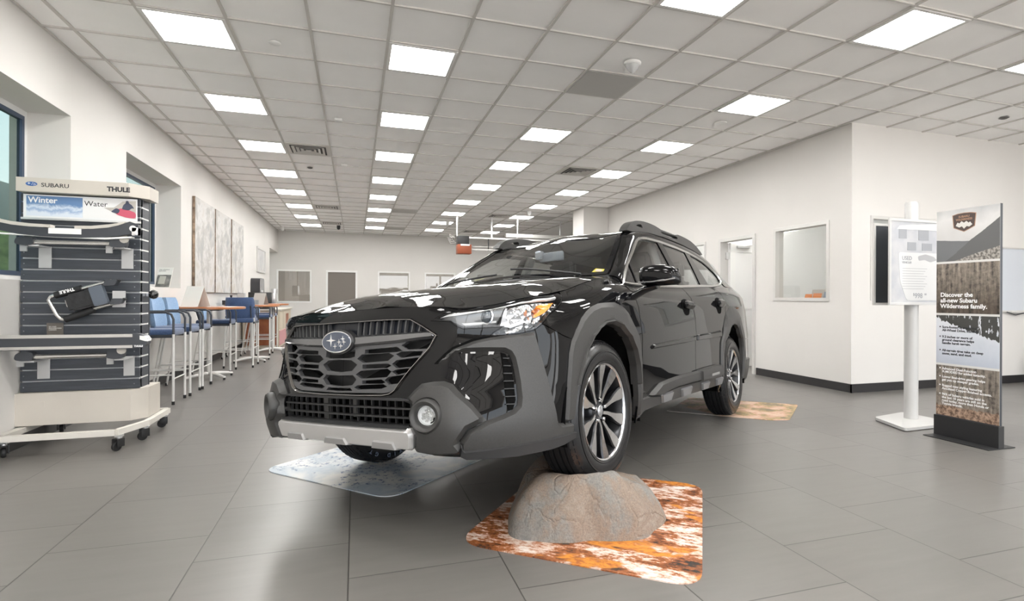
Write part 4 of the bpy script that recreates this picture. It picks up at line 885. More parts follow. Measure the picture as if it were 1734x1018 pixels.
HC_=[(.90,0,.930),(.86,0,.958),(.80,0,.982),(.7,0,1.012),(.5,0,1.048),(.3,0,1.076),(.1,0,1.100),(-.1,0,1.124),(-.33,0,1.15)]
HM=[(.86,.25,.951),(.80,.30,.965),(.7,.35,.992),(.5,.45,1.028),(.3,.5,1.068),(.1,.5,1.096),(-.1,.5,1.122),(-.35,.5,1.148),
    (.7,.55,.953),(.5,.68,.997),(.3,.68,1.045),(.1,.68,1.078),(-.1,.68,1.108),(-.35,.66,1.138)]
_h=_sym(EF+ES[:5]+HC_+HM)
_H=TPS([p[:2] for p in _h],[p[2] for p in _h],lam=2e-4)
def hood(u,v): Q=np.c_[u,v]; return np.c_[Q,_H(Q)]
# windscreen edge (left) and roof edge
WS=[(-.468,.715,1.148),(-.555,.70,1.198),(-.702,.662,1.285),(-.856,.625,1.385),(-.981,.590,1.462),(-1.07,.568,1.515)]
RE=[(-1.2,.56,1.553),(-1.5,.555,1.583),(-2.0,.555,1.597),(-2.5,.56,1.590),(-2.9,.565,1.565),(-3.3,.56,1.525),(-3.55,.55,1.49)]
WC=[(-.34,0,1.150),(-.5,0,1.240),(-.7,0,1.345),(-.9,0,1.443),(-1.05,0,1.518)]
RC=[(-1.2,0,1.577),(-1.4,0,1.612),(-1.7,0,1.636),(-2.1,0,1.646),(-2.6,0,1.636),(-3.1,0,1.595),(-3.55,0,1.545)]
WM=[(-.40,.4,1.147),(-.6,.4,1.262),(-.8,.38,1.368),(-1.0,.36,1.467)]
RM=[(-1.3,.35,1.580),(-1.7,.35,1.617),(-2.1,.35,1.626),(-2.6,.35,1.616),(-3.1,.35,1.583)]
_r=_sym(WS+RE+WC+RC+WM+RM); _R=TPS([p[:2] for p in _r],[p[2] for p in _r],lam=1e-4)
def roof(u,v): Q=np.c_[u,v]; return np.c_[Q,_R(Q)]
# side glass line (outer chrome top edge)
WT=[(-.475,.80,1.094),(-.572,.775,1.18),(-.78,.722,1.297),(-1.023,.668,1.424),(-1.152,.645,1.477),(-1.30,.630,1.510),(-1.6,.625,1.526),(-2.0,.625,1.527),(-2.297,.632,1.515),(-2.659,.665,1.466),(-2.85,.70,1.397),(-2.92,.745,1.317)]
_g=[(x,y,z) for x,y,z in WT]+[e for e in ES[6:14]]+[(-.9,.745,1.26),(-1.3,.735,1.30),(-1.7,.735,1.32),(-2.1,.737,1.33),(-2.5,.742,1.33),(-3.3,.60,1.5),(-3.4,.70,1.35)]
_G=TPS([(p[0],p[2]) for p in _g],[p[1] for p in _g],lam=2e-4)
def glass(u,v): Q=np.c_[u,v]; y=_G(Q); return np.c_[Q[:,0],y,Q[:,1]]
# roof side strip / pillar: between outer chrome line and windscreen/roof edge, param u=x-ish index, v 0..1
PI_=[(WS[0],WT[0]),(WS[1],WT[1]),((-.702,.662,1.285),(-.74,.732,1.275)),((-.856,.625,1.385),(-.90,.695,1.362)),((-.981,.590,1.462),(-1.023,.668,1.424)),((-1.07,.568,1.515),(-1.152,.645,1.477)),
 ((-1.3,.558,1.566),(-1.35,.629,1.516)),((-1.6,.555,1.588),(-1.6,.625,1.526)),((-2.0,.555,1.597),(-2.0,.625,1.527)),((-2.5,.56,1.590),(-2.45,.643,1.500)),((-2.9,.565,1.565),(-2.72,.675,1.450)),((-3.1,.563,1.547),(-2.85,.70,1.397)),((-3.3,.56,1.525),(-2.92,.745,1.317)),((-3.42,.555,1.505),(-2.93,.785,1.245)),((-3.50,.54,1.495),(-3.1,.775,1.237)),((-3.55,.50,1.49),(-3.4,.743,1.251)),((-3.57,.4,1.505),(-3.65,.69,1.257)),((-3.58,.2,1.53),(-3.80,.48,1.26)),((-3.58,0,1.54),(-3.83,0,1.26))]
_pa=np.array([[a for a in p] for p in PI_]) # n,2,3
_ps=np.arange(len(PI_),dtype=float)
def pillar(u,v):
    A=herm(_ps,_pa,u); v=np.asarray(v,float)[:,None]
    a=A[:,0];b=A[:,1]; p=a*(1-v)+b*v
    out=np.array([0,.7,.7]); bul=.018*4*v*(1-v)
    return p+out*bul
# ---------------------------------------------------------------- the car
EUL=(-2.1398712,-.0438756,.0693117)   # yaw, pitch, roll of the body; nose up, left side raised by the rock
def _eul(a,b,c):
    ca,sa,cb,sb,cc,sc=[f(x) for x in (a,b,c) for f in (math.cos,math.sin)]
    return Matrix(((ca,-sa,0),(sa,ca,0),(0,0,1)))@Matrix(((cb,0,sb),(0,1,0),(-sb,0,cb)))@Matrix(((1,0,0),(0,cc,-sc),(0,sc,cc)))
RC_=Matrix(((math.cos(YAW),math.sin(YAW),0),(-math.sin(YAW),math.cos(YAW),0),(0,0,1)))@_eul(*EUL)
TC_=Matrix(((math.cos(YAW),math.sin(YAW),0),(-math.sin(YAW),math.cos(YAW),0),(0,0,1)))@Vector((-.37997,3.27797,-1.03264))+Vector((0,0,CAMH))
CM=RC_.to_4x4(); CM.translation=TC_
car=empty('car'); car.matrix_world=CM
tag(car,'black crossover wagon with grey cladding, left front wheel up on a rock','car')
M_paint=mat('black_paint',(.004,.004,.0045),.5,spec=0,coat=1.0,coat_rough=.006)
M_clad=noisy(mat('grey_cladding',(.04,.04,.04),.42),(.034,.033,.032),(.042,.041,.040),160,bmp=.05,bscale=900)
M_clad2=mat('dark_cladding',(.022,.022,.023),.5)
M_glossb=mat('piano_black',(.004,.004,.005),.5,spec=0,coat=1,coat_rough=.02)
M_skid=mat('skid_silver',(.50,.49,.48),.28,.35,coat=.4)
M_grbar=mat('grille_grey',(.085,.085,.088),.35,.2)
M_void=mat('void_black',(.003,.003,.003),.9,spec=.1)
M_glassw=glass_mat('windscreen_glass',(.80,.83,.82),1.5); M_glasss=glass_mat('side_glass',(.72,.74,.74),1.5)
M_lens=glass_mat('lamp_lens',(.93,.94,.95),1.45)
def offpoly(P,d):
    n=len(P); A=sum(P[i][0]*P[(i+1)%n][1]-P[(i+1)%n][0]*P[i][1] for i in range(n)); s=1 if A>0 else -1; out=[]
    for i in range(n):
        a=np.array(P[i-1],float);b=np.array(P[i],float);c=np.array(P[(i+1)%n],float)
        e1=(b-a)/(np.linalg.norm(b-a)+1e-12); e2=(c-b)/(np.linalg.norm(c-b)+1e-12)
        n1=np.array([-e1[1],e1[0]])*s; n2=np.array([-e2[1],e2[0]])*s; m=n1+n2; L_=m@m
        m=m*2/max(L_,.35) if L_>1e-9 else n1
        out.append(tuple(b+m*d/ (1 if L_>.35 else 1)))
    return out
def smooth_poly(P,k=4,closed=True):
    P=np.array(P,float); n=len(P); out=[]
    for i in range(n if closed else n-1):
        p0,p1,p2,p3=(P[(i-1)%n],P[i],P[(i+1)%n],P[(i+2)%n]) if closed else (P[max(i-1,0)],P[i],P[i+1],P[min(i+2,n-1)])
        for j in range(k):
            t=j/k; out.append(tuple(.5*((2*p1)+(-p0+p2)*t+(2*p0-5*p1+4*p2-p3)*t*t+(-p0+3*p1-3*p2+p3)*t**3)))
    if not closed: out.append(tuple(P[-1]))
    return out
def inpoly(x,y,P):
    c=False; n=len(P); j=n-1
    for i in range(n):
        if (P[i][1]>y)!=(P[j][1]>y) and x<(P[j][0]-P[i][0])*(y-P[i][1])/(P[j][1]-P[i][1]+1e-15)+P[i][0]: c=not c
        j=i
    return c
def cut2d(poly,step,holes=(),extra=()):
    """planar grid cut to the polygon (minus holes); returns verts2d, faces, boundary vertex flags"""
    P=np.array(poly); (u0,v0),(u1,v1)=P.min(0)-1e-4,P.max(0)+1e-4
    su,sv=step if hasattr(step,'__len__') else (step,step)
    nu=max(2,int(math.ceil((u1-u0)/su))); nv=max(2,int(math.ceil((v1-v0)/sv)))
    bm=bmesh.new(); g=[[bm.verts.new((u0+(u1-u0)*i/nu,v0+(v1-v0)*j/nv,0)) for j in range(nv+1)] for i in range(nu+1)]
    for i in range(nu):
        for j in range(nv): bm.faces.new((g[i][j],g[i+1][j],g[i+1][j+1],g[i][j+1]))
    for L_ in [poly]+list(holes)+list(extra):
        n=len(L_)
        for i in range(n):
            a=L_[i]; b=L_[(i+1)%n]; dx,dy=b[0]-a[0],b[1]-a[1]
            if dx*dx+dy*dy<1e-12: continue
            x0,x1=min(a[0],b[0])-1e-5,max(a[0],b[0])+1e-5; y0,y1=min(a[1],b[1])-1e-5,max(a[1],b[1])+1e-5
            fs=[]
            for f in bm.faces:
                vs=f.verts; mx=-1e9;mn=1e9;my=-1e9;ny=1e9
                for v in vs:
                    c=v.co
                    if c.x>mx: mx=c.x
                    if c.x<mn: mn=c.x
                    if c.y>my: my=c.y
                    if c.y<ny: ny=c.y
                if mn<=x1 and mx>=x0 and ny<=y1 and my>=y0: fs.append(f)
            if not fs: continue
            ge=set(fs)
            for f in fs: ge.update(f.edges); ge.update(f.verts)
            bmesh.ops.bisect_plane(bm,geom=list(ge),dist=1e-6,plane_co=(a[0],a[1],0),plane_no=(dy,-dx,0))
    kill=[]
    for f in bm.faces:
        c=f.calc_center_median()
        if not inpoly(c.x,c.y,poly) or any(inpoly(c.x,c.y,h) for h in holes): kill.append(f)
    bmesh.ops.delete(bm,geom=kill,context='FACES')
    bmesh.ops.remove_doubles(bm,verts=bm.verts,dist=1e-6)
    bm.verts.index_update(); bm.verts.ensure_lookup_table()
    V=np.array([v.co[:2] for v in bm.verts]) if len(bm.verts) else np.zeros((0,2))
    F=[[v.index for v in f.verts] for f in bm.faces]
    B=[]
    for e in bm.edges:
        if len(e.link_faces)==1:
            l=e.link_loops[0]; B.append((l.vert.index,l.link_loop_next.vert.index))
    bm.free(); return V,F,B
REF={'belt':np.array([-1.3,0,.65]),'hood':np.array([0,0,.3]),'roof':np.array([-1.8,0,.5]),'glass':np.array([-1.6,0,1.0]),'pillar':np.array([-2,0,1.1])}
def nrm(Fn,V):
    h=2e-3; u,v=V[:,0],V[:,1]; p=Fn(u,v)
    a=Fn(u+h,v)-Fn(u-h,v); b=Fn(u,v+h)-Fn(u,v-h); n=np.cross(a,b); n/=np.linalg.norm(n,axis=1,keepdims=True)+1e-12
    s=np.sign(((p-REF[Fn.__name__])*n).sum(1,keepdims=True)); s[s==0]=1
    return p,n*s
def pdist(V,loops):
    D=np.full(len(V),1e9)
    for L_ in loops:
        P=np.array(L_); Q=np.roll(P,-1,0)
        for a,b in zip(P,Q):
            d=b-a; t=np.clip(((V-a)@d)/(d@d+1e-15),0,1); D=np.minimum(D,np.linalg.norm(V-(a+t[:,None]*d),axis=1))
    return D
def surf(name,Fn,poly,m,parent=None,off=0,depth=.012,step=.05,holes=(),bev=0,both=True,label=None,seam=0,bfloor=.1,mirror_name=None,extra=(),offf=None,smooth=32):
    """panel lying on a body surface, offset outward, its rim folded inward; mirrored copy for the right side"""
    parent=parent or car
    if seam: poly=offpoly(poly,seam)
    ex=list(extra)
    if bev: ex+= [offpoly(poly,bev)]+[offpoly(h,-bev) for h in holes]
    V,F,B=cut2d(poly,step,holes,ex)
    if not F: print('EMPTY',name); return
    p,n=nrm(Fn,V); o=np.full(len(V),float(off))
    if offf is not None: o=o+offf(V)
    if bev:
        D=pdist(V,[poly]+list(holes)); o=o*(bfloor+(1-bfloor)*np.clip(D/bev,0,1))
    q=p+n*o[:,None]
    # orientation
    f=F[0]; fn=np.cross(q[f[1]]-q[f[0]],q[f[2]]-q[f[0]]); flip=(fn@n[f[0]])<0
    faces=[fc[::-1] if flip else fc for fc in F]
    bi=sorted({i for e in B for i in e}); nb=len(V); lid={b:nb+k for k,b in enumerate(bi)}; lid2={b:nb+len(bi)+k for k,b in enumerate(bi)}
    verts=list(q)+[q[b] for b in bi]+[q[b]-n[b]*(depth+max(0,o[b])) for b in bi]; lips=[]
    for a,b in B:
        fq=[lid[b],lid[a],lid2[a],lid2[b]]; lips.append(fq[::-1] if flip else fq)
    out=[]
    for sgn in ((1,-1) if both else (1,)):
        vv=[(x,y*sgn,z) for x,y,z in verts]; ff=[list(f_) if sgn>0 else list(f_)[::-1] for f_ in faces+lips]
        me=mesh(vv,ff); me.polygons.foreach_set('use_smooth',[True]*len(me.polygons))
        if not bev and offf is None:
            nn=np.vstack([n,np.zeros((2*len(bi),3))])*[1,sgn,1]; ln_=[]
            nf=len(faces)
            for pi_,pl in enumerate(me.polygons):
                for li in pl.loop_indices:
                    ln_.append(tuple(nn[me.loops[li].vertex_index]) if pi_<nf else tuple(pl.normal))
            me.normals_split_custom_set(ln_)
        else: me.set_sharp_from_angle(angle=math.radians(smooth))
        o_=obj(name,me,parent if not isinstance(parent,(tuple,list)) else parent[0 if sgn>0 else 1],m)
        if label: o_['label']=label
        out.append(o_)
    return out
def W_(m=.0022): return m
# --- bumper, grille
HEX=[(0,.894),(.167,.893),(.285,.895),(.408,.891),(.478,.849),(.546,.803),(.516,.747),(.445,.669),(.38,.600),(.356,.572),(.326,.556),(.282,.549),(.125,.545),(0,.545)]
HEXS=HEX+[(-u,v) for u,v in HEX[::-1][1:-1]]
def sym(P): return P+[(-u,v) for u,v in P[::-1] if abs(u)>1e-6]
_b0=belt
def belt(u,v,_f=_b0):
    u=np.atleast_1d(np.asarray(u,float)); r=_f(np.abs(u),v); r[:,1]*=np.where(u<0,-1,1); return r
LG=[(0,.532),(.40,.532),(.445,.52),(.452,.49),(.438,.44),(.43,.427),(0,.427)]
ARCHI=[(1.385,.27),(1.392,.42),(1.418,.553),(1.452,.646),(1.494,.726),(1.547,.782),(1.61,.812),(1.69,.829),(1.781,.832),(1.879,.823),(1.973,.785),(2.045,.699),(2.084,.611),(2.100,.50),(2.115,.40),(2.13,.27)]
HL=[(.503,.872),(.566,.925),(.62,.962),(.697,.990),(.80,.994),(.912,.994),(1.10,.994),(1.25,.993),(1.390,.992),(1.408,.970),(1.375,.93),(1.345,.908),(1.3,.888),(1.183,.868),(1.106,.841),(1.041,.816),(.943,.802),(.784,.788),(.80,.806),(.847,.832),(.74,.830),(.651,.829),(.615,.845),(.59,.867)]
BOT=[(1.39,.37),(1.30,.30),(1.10,.295),(.8,.295),(.54,.308),(.45,.338),(0,.338)]
side_b=[(0,1.0),(.2,1.0),(.36,1.0),(.46,1.0),(.54,.998),(.62,.965),(.566,.925),(.503,.872),(.59,.867),(.615,.845),(.651,.829),(.74,.830),(.847,.832),(.80,.806),(.784,.788),(.943,.802),(1.041,.816),(1.100,.838),(1.248,.811),(1.389,.775),(1.475,.725),(1.452,.646),(1.418,.553),(1.392,.42)]+BOT
bump_outline=sym(side_b)
surf('front_bumper',belt,bump_outline,M_paint,step=(.03,.035),holes=[HEXS,sym(LG)],seam=.0018,both=False)
# chrome-black surround of the grille
HIN=offpoly(HEXS,.011)
surf('grille_surround',belt,HEXS,mat('dark_chrome',(.30,.29,.28),.12,1),step=(.04,.04),off=.012,bev=.004,holes=[HIN],both=False,depth=.03)
gr_=empty('grille'); gr_.parent=car
surf('grille_backing',belt,HEXS,mat('grille_backing',(.009,.009,.0095),.6),parent=gr_,step=.08,off=-.06,depth=.0,both=False)
# bars with elongated hexagonal cells
cells=[[(.121,.711),(.146,.728),(.300,.733),(.33,.722),(.300,.702),(.155,.695)],
[(.369,.764),(.398,.779),(.519,.789),(.515,.772),(.497,.749),(.403,.747)],
[(0,.707),(.078,.704),(.118,.684),(.085,.659),(0,.653)],
[(.327,.687),(.348,.702),(.462,.712),(.450,.690),(.437,.676),(.351,.670)],
[(.114,.641),(.144,.657),(.300,.666),(.322,.655),(.300,.633),(.144,.625)],
[(0,.635),(.092,.638),(.115,.618),(.088,.595),(0,.589)],
[(.289,.618),(.309,.631),(.402,.642),(.385,.622),(.368,.607),(.31,.601)],
[(.105,.584),(.125,.593),(.281,.600),(.300,.592),(.268,.583),(.125,.577)],
[(.165,.748),(.34,.757),(.372,.742),(.345,.738),(.165,.734)],
[(.0,.742),(.07,.742),(.10,.748),(.10,.722),(.07,.716),(0,.716)],
[(.345,.728),(.372,.738),(.480,.737),(.470,.722),(.372,.714)],
[(.155,.684),(.305,.688),(.318,.680),(.298,.672),(.155,.669)],
[(.330,.655),(.352,.663),(.425,.668),(.412,.653),(.352,.642)],
[(.155,.614),(.270,.620),(.290,.610),(.270,.604),(.155,.603)],
[(0,.580),(.075,.580),(.09,.571),(0,.568)]]
hl_=[]
for c in cells:
    c=[(max(0,u) if abs(c[0][0])<1e-6 and u<.002 else u,v) for u,v in offpoly(c,-.0015)] if abs(c[0][0])>1e-6 else [(0,c[0][1]+.0015)]+[(u+.0015,v+(.0015 if k<len(c)/2-1 else -.0015)) for k,(u,v) in enumerate(c[1:-1])]+[(0,c[-1][1]-.0015)]
    if abs(c[0][0])<1e-6: hl_.append(sym(c))
    else: hl_.append(c); hl_.append([(-u,v) for u,v in c[::-1]])
LB=[(0,.760),(.095,.762),(.348,.776),(.524,.793),(.527,.80),(.512,.757),(.445,.682),(.378,.612),(.352,.584),(.322,.570),(.282,.563),(0,.559)]
surf('grille_mesh',belt,sym(LB),M_grbar,parent=gr_,step=.05,off=.0,depth=.022,holes=hl_,both=False)
# upper slot with vertical vanes
US=[(0,.882),(.167,.880),(.285,.882),(.400,.877),(.468,.840),(.515,.806),(.50,.822),(.342,.818),(0,.812)]
surf('grille_slot_back',belt,sym([(0,.882),(.40,.878),(.50,.828),(0,.812)]),mat('slot_dark_blue',(.015,.018,.026),.35),parent=gr_,step=.06,off=-.028,depth=0,both=False)
for k in range(11):
    u=.10+.038*k
    top=.882 if u<.40 else .878-(u-.40)*.5
    surf('grille_vane',belt,[(u,.815+u*.01),(u+.007,.815+u*.01),(u+.012,top),(u+.005,top)],M_grbar,parent=gr_,step=.05,off=-.006,depth=.02)
WING=[(.0,.812),(.118,.814),(.342,.819),(.500,.824),(.521,.822),(.536,.802),(.524,.789),(.348,.774),(.095,.762),(0,.758)]
surf('grille_wing',belt,sym(WING),mat('wing_gunmetal',(.20,.20,.205),.16,.85),parent=gr_,step=.04,off=.016,bev=.010,depth=.01,both=False)
# emblem
em=empty('emblem'); em.parent=car
P0,N0=nrm(belt,np.array([[0.0,.790]])); EX=float(P0[0][0])+.022
def ell(a,b,n=40): return [(a*math.cos(2*PI*k/n),.790+b*math.sin(2*PI*k/n)) for k in range(n)]
MB().prism(ell(.112,.057),EX-.03,EX-.004,'x').build('emblem_base',M_blk,em,30)
MB().prism(ell(.102,.049),EX-.004,EX+.004,'x').build('emblem_ring',M_chrome,em,30)
MB().prism(ell(.096,.0448),EX+.004,EX+.006,'x').build('emblem_field',mat('emblem_grey_blue',(.05,.065,.10),.25,.1,coat=1),em,30)
mb=MB()
def starx(mb,y,z,r,thin=.22):
    pts=[]
    for k in range(8):
        a=k*PI/4+PI/2; q=(r if k%4 else r*1.0) if k%2==0 else r*thin; pts.append((y+q*math.cos(a)*1.15,z+q*math.sin(a)))
    mb.prism(pts,EX+.006,EX+.008,'x')
starx(mb,-.032,.797,.030)
for y,z in ((.050,.803),(.024,.789),(.058,.788),(-.004,.770),(.036,.771)): starx(mb,y,z,.0145)
mb.build('emblem_stars',M_chrome,em,None)
# --- lower grille
lg=empty('lower_grille'); lg.parent=car
surf('backing',belt,sym(LG),M_void,parent=lg,step=.08,off=-.10,depth=0,both=False)
for zz in (.500,.462): surf('grille_bar',belt,sym([(0,zz+.003),(.446,zz+.003),(.446,zz-.004),(0,zz-.004)]),M_clad2,parent=lg,step=(.05,.05),off=-.004,depth=.02,both=False)
for k in range(-9,10):
    u=.047*k
    if abs(u)<.44: surf('grille_fin',belt,[(u-.003,.428),(u+.003,.428),(u+.003,.531),(u-.003,.531)],M_clad2,parent=lg,step=.06,off=-.022,depth=.012,both=False)
surf('grille_post',belt,[(-.135,.428),(-.105,.428),(-.105,.531),(-.135,.531)],M_clad,parent=lg,step=.06,off=-.02,depth=.012,both=False)
surf('grille_post',belt,[(.07,.45),(.09,.45),(.09,.531),(.07,.531)],M_clad,parent=lg,step=.06,off=-.02,depth=.012,both=False)
surf('grille_lip',belt,sym([(0,.545),(.38,.545),(.42,.541),(.452,.533),(0,.533)]),M_clad2,step=.05,off=.006,depth=.02,both=False)
surf('grille_chin',belt,sym([(0,.432),(.436,.430),(.438,.420),(0,.420)]),M_clad2,step=.05,off=.03,bev=.004,depth=.04,both=False)
# --- silver skid strip with raised blocks
surf('skid_plate',belt,sym([(0,.424),(.455,.424),(.468,.40),(.452,.345),(.442,.335),(0,.335)]),M_skid,step=(.04,.02),off=.034,bev=.012,depth=.05,both=False,bfloor=.45)
M_skid2=mat('skid_silver_satin',(.30,.295,.29),.42,.3)
sk=[o for o in COL.objects if o.name=='skid_plate'][0]
for a in (-.30,0.0,.30):
    if a==0: pl=[(-.085,.336),(-.065,.372),(.065,.372),(.085,.336)]
    else: pl=[(a-.075,.336),(a-.06,.374),(a+.06,.374),(a+.075,.336)]
    surf('skid_block',belt,pl,M_skid2,parent=sk,step=.03,off=.044,bev=.006,depth=.01,both=False,bfloor=.6)
# --- fog pod cladding
FOG=[(.421,.541),(.455,.575),(.489,.604),(.54,.612),(.588,.613),(.627,.601),(.68,.553),(.726,.512),(.784,.448),(.7,.417),(.663,.373),(.684,.341),(.66,.318),(.56,.312),(.458,.322),(.446,.335),(.456,.345),(.472,.40),(.459,.426),(.442,.43),(.445,.47),(.455,.49),(.452,.52)]
surf('fog_lamp_cladding',belt,FOG,M_clad,step=.02,off=.030,bev=.022,depth=.03,holes=[[(.532+.045*math.cos(2*PI*k/24),.479+.048*math.sin(2*PI*k/24)) for k in range(24)]],smooth=24)
for sg in (1,-1):
    P1,N1=nrm(belt,np.array([[.532,.479]])); c=Vector(P1[0]); n_=Vector(N1[0]); n_=Vector((.93,.36,-.02)).normalized()
    if sg<0: c.y*=-1; n_.y*=-1
    R3=n_.to_track_quat('Z','Y').to_matrix().to_4x4(); R3.translation=c
    r=empty('fog_lamp'); r.parent=car; r.matrix_local=R3
    MB().lathe([(.066,.000),(.070,.020),(.068,.040),(.061,.050),(.050,.048),(.043,.036),(.040,.010),(.036,-.02)],n=40).build('fog_lamp_ring',M_clad,r,50)
    MB().lathe([(.0001,.004),(.036,.004),(.040,.016),(.040,-.01),(.0001,-.02)],n=32).build('reflector',mat('fog_reflector',(.88,.88,.87),.4,.0) if 'fog_reflector' not in bpy.data.materials else bpy.data.materials['fog_reflector'],r,40)
    mb=MB(); random.seed(3)
    for k in range(26):
        a=random.uniform(0,2*PI); d=random.uniform(0,.027); mb.box(d*math.cos(a)-.004,d*math.cos(a)+.004,d*math.sin(a)-.005,d*math.sin(a)+.005,.004,.008+random.uniform(0,.006),0,a)
    mb.build('lamp_facets',mat('lamp_facets',(.62,.62,.60),.2,.5),r,None)
    MB().lathe([(.0001,.034),(.018,.031),(.032,.024),(.039,.016)],n=32).build('lamp_lens',M_lens,r,60)
surf('guard_gap_shadow',belt,[(.532,.684),(.570,.722),(.606,.750),(.70,.782),(.784,.7935),(.784,.780),(.704,.768),(.612,.738),(.578,.712),(.548,.684)],M_void,step=.03,off=.003,depth=.0)  # black strip painting the deep shadow line in the gap above the guard
# --- C-shaped bumper guard
GO=[(.545,.684),(.578,.716),(.612,.742),(.704,.772),(.784,.786),(.88,.796),(.943,.799),(1.036,.808),(1.09,.70),(1.153,.555),(1.19,.46),(1.208,.412),(1.258,.397),(1.32,.394),(1.378,.392),(1.382,.318),(1.28,.308),(1.144,.300),(.915,.296),(.684,.305),(.662,.335),(.668,.373),(.705,.413),(.784,.446)]
GI=[(.85,.462),(.905,.478),(.935,.497),(.944,.53),(.938,.59),(.922,.645),(.905,.69),(.885,.714),(.855,.726),(.754,.729),(.64,.729),(.608,.725),(.582,.704)]
surf('bumper_guard',belt,GO+GI,M_clad,step=.025,off=.024,bev=.014,depth=.03,smooth=22)
surf('guard_lower_lip',belt,[(.668,.373),(.684,.346),(.95,.349),(1.15,.352),(1.385,.356),(1.382,.318),(1.28,.300),(1.144,.292),(.915,.288),(.684,.300),(.655,.318)],M_clad2,step=.03,off=.034,bev=.008,depth=.04)
# gloss recess with louvres
REC=[(.600,.700),(.64,.722),(.754,.722),(.85,.718),(.885,.70),(.91,.65),(.925,.59),(.93,.53),(.92,.50),(.85,.475),(.79,.460),(.735,.52),(.69,.56),(.63,.612),(.59,.624),(.56,.66)]
surf('corner_panel',belt,REC,M_glossb,step=.025,off=.004,depth=.0,offf=lambda V: -.014*np.clip((V[:,0]-.66)/.2,0,1))
surf('louvre_panel',belt,[(.838,.722),(.866,.716),(.905,.66),(.925,.59),(.932,.52),(.912,.482),(.885,.478),(.868,.60)],M_void,step=.03,off=.004,bev=.004,depth=.01)
for k in range(7):
    z=.70-.032*k; u0=.852+.004*k; u1=min(.93,.885+.011*k)
    surf('louvre',belt,[(u0,z),(u1,z-.002),(u1,z-.006),(u0,z-.004)],M_clad2,step=.03,off=.010,depth=.01)
# --- headlights
hp=[]
for sg in (1,-1):
    e=empty('headlight'); e.parent=car; hp.append(e)
surf('lamp_bowl',belt,offpoly(HL,.002),mat('lamp_bowl_dark',(.02,.02,.022),.3,.3),parent=hp,step=.04,off=-.050,depth=0)
surf('lamp_rim',belt,HL,M_glossb,parent=hp,step=.03,off=.0,depth=.055,holes=[offpoly(HL,.006)])
M_refl=mat('reflector_chrome',(.50,.50,.50),.16,.95)
v=coords(M_refl,'Object',(1,1,1)); vr=nd(M_refl,'ShaderNodeTexVoronoi'); vr.inputs['Scale'].default_value=34; ln(M_refl,v,vr.inputs['Vector']); bump(M_refl,vr.outputs['Distance'],.9,.02)
surf('reflector',belt,[(.835,.838),(.90,.93),(1.02,.955),(1.30,.965),(1.36,.93),(1.29,.893),(1.17,.872),(1.09,.845),(1.03,.822),(.93,.808),(.81,.796)],M_refl,parent=hp,step=.03,off=-.032,depth=.012)
surf('projector_shroud',belt,[(.545,.874),(.60,.910),(.66,.925),(.76,.935),(.86,.935),(.845,.88),(.82,.845),(.66,.838),(.615,.856),(.58,.872)],mat('shroud_grey',(.12,.12,.12),.2,.6),parent=hp,step=.03,off=-.022,depth=.012)
surf('daylight_strip',belt,[(.535,.885),(.575,.918),(.64,.950),(.76,.968),(.95,.978),(1.20,.982),(1.37,.984),(1.37,.972),(1.20,.966),(.95,.958),(.78,.945),(.66,.925)],mat('strip_white',(.80,.80,.79),.25,coat=1),parent=hp,step=.03,off=-.012,depth=.012)
surf('lower_strip',belt,[(.64,.856),(.74,.856),(.82,.858),(.82,.850),(.74,.846),(.66,.845)],mat('strip_soft',(.55,.55,.55),.3,coat=1),parent=hp,step=.03,off=-.018,depth=.01)
surf('turn_signal',belt,[(1.098,.919),(1.20,.926),(1.307,.929),(1.242,.898),(1.165,.880),(1.06,.862),(1.071,.874),(1.132,.895),(1.09,.905)],mat('amber_lens',(.75,.22,.01),.2,coat=1,emit=(1,.3,.02),estr=.25),parent=hp,step=.03,off=-.014,depth=.015)
surf('lamp_divider',belt,[(.843,.835),(.865,.93),(.88,.93),(.872,.86),(.90,.838),(.98,.855),(1.00,.848),(.90,.826)],mat('divider_silver',(.45,.45,.46),.15,.8),parent=hp,step=.03,off=-.020,depth=.012)
for sg,e in zip((1,-1),hp):
    P1,N1=nrm(belt,np.array([[.765,.882]])); c=Vector(P1[0]-N1[0]*.034); n_=Vector((.92,.35,.1)).normalized()
    if sg<0: c.y*=-1; n_.y*=-1
    R3=n_.to_track_quat('Z','Y').to_matrix().to_4x4(); R3.translation=c
    q=MB().lathe([(.036,.0),(.038,.012),(.033,.014),(.031,.004)],n=30).build('projector_ring',M_chrome,e,40); q.matrix_local=R3
    q=MB().lathe([(.031,.002),(.028,.012),(.018,.020),(.0001,.024)],n=30).build('projector_lens',mat('projector_glass',(.05,.06,.07),.05,coat=1),e,60); q.matrix_local=R3
surf('lamp_lens',belt,offpoly(HL,.004),M_lens,parent=hp,step=.025,off=.002,depth=0)
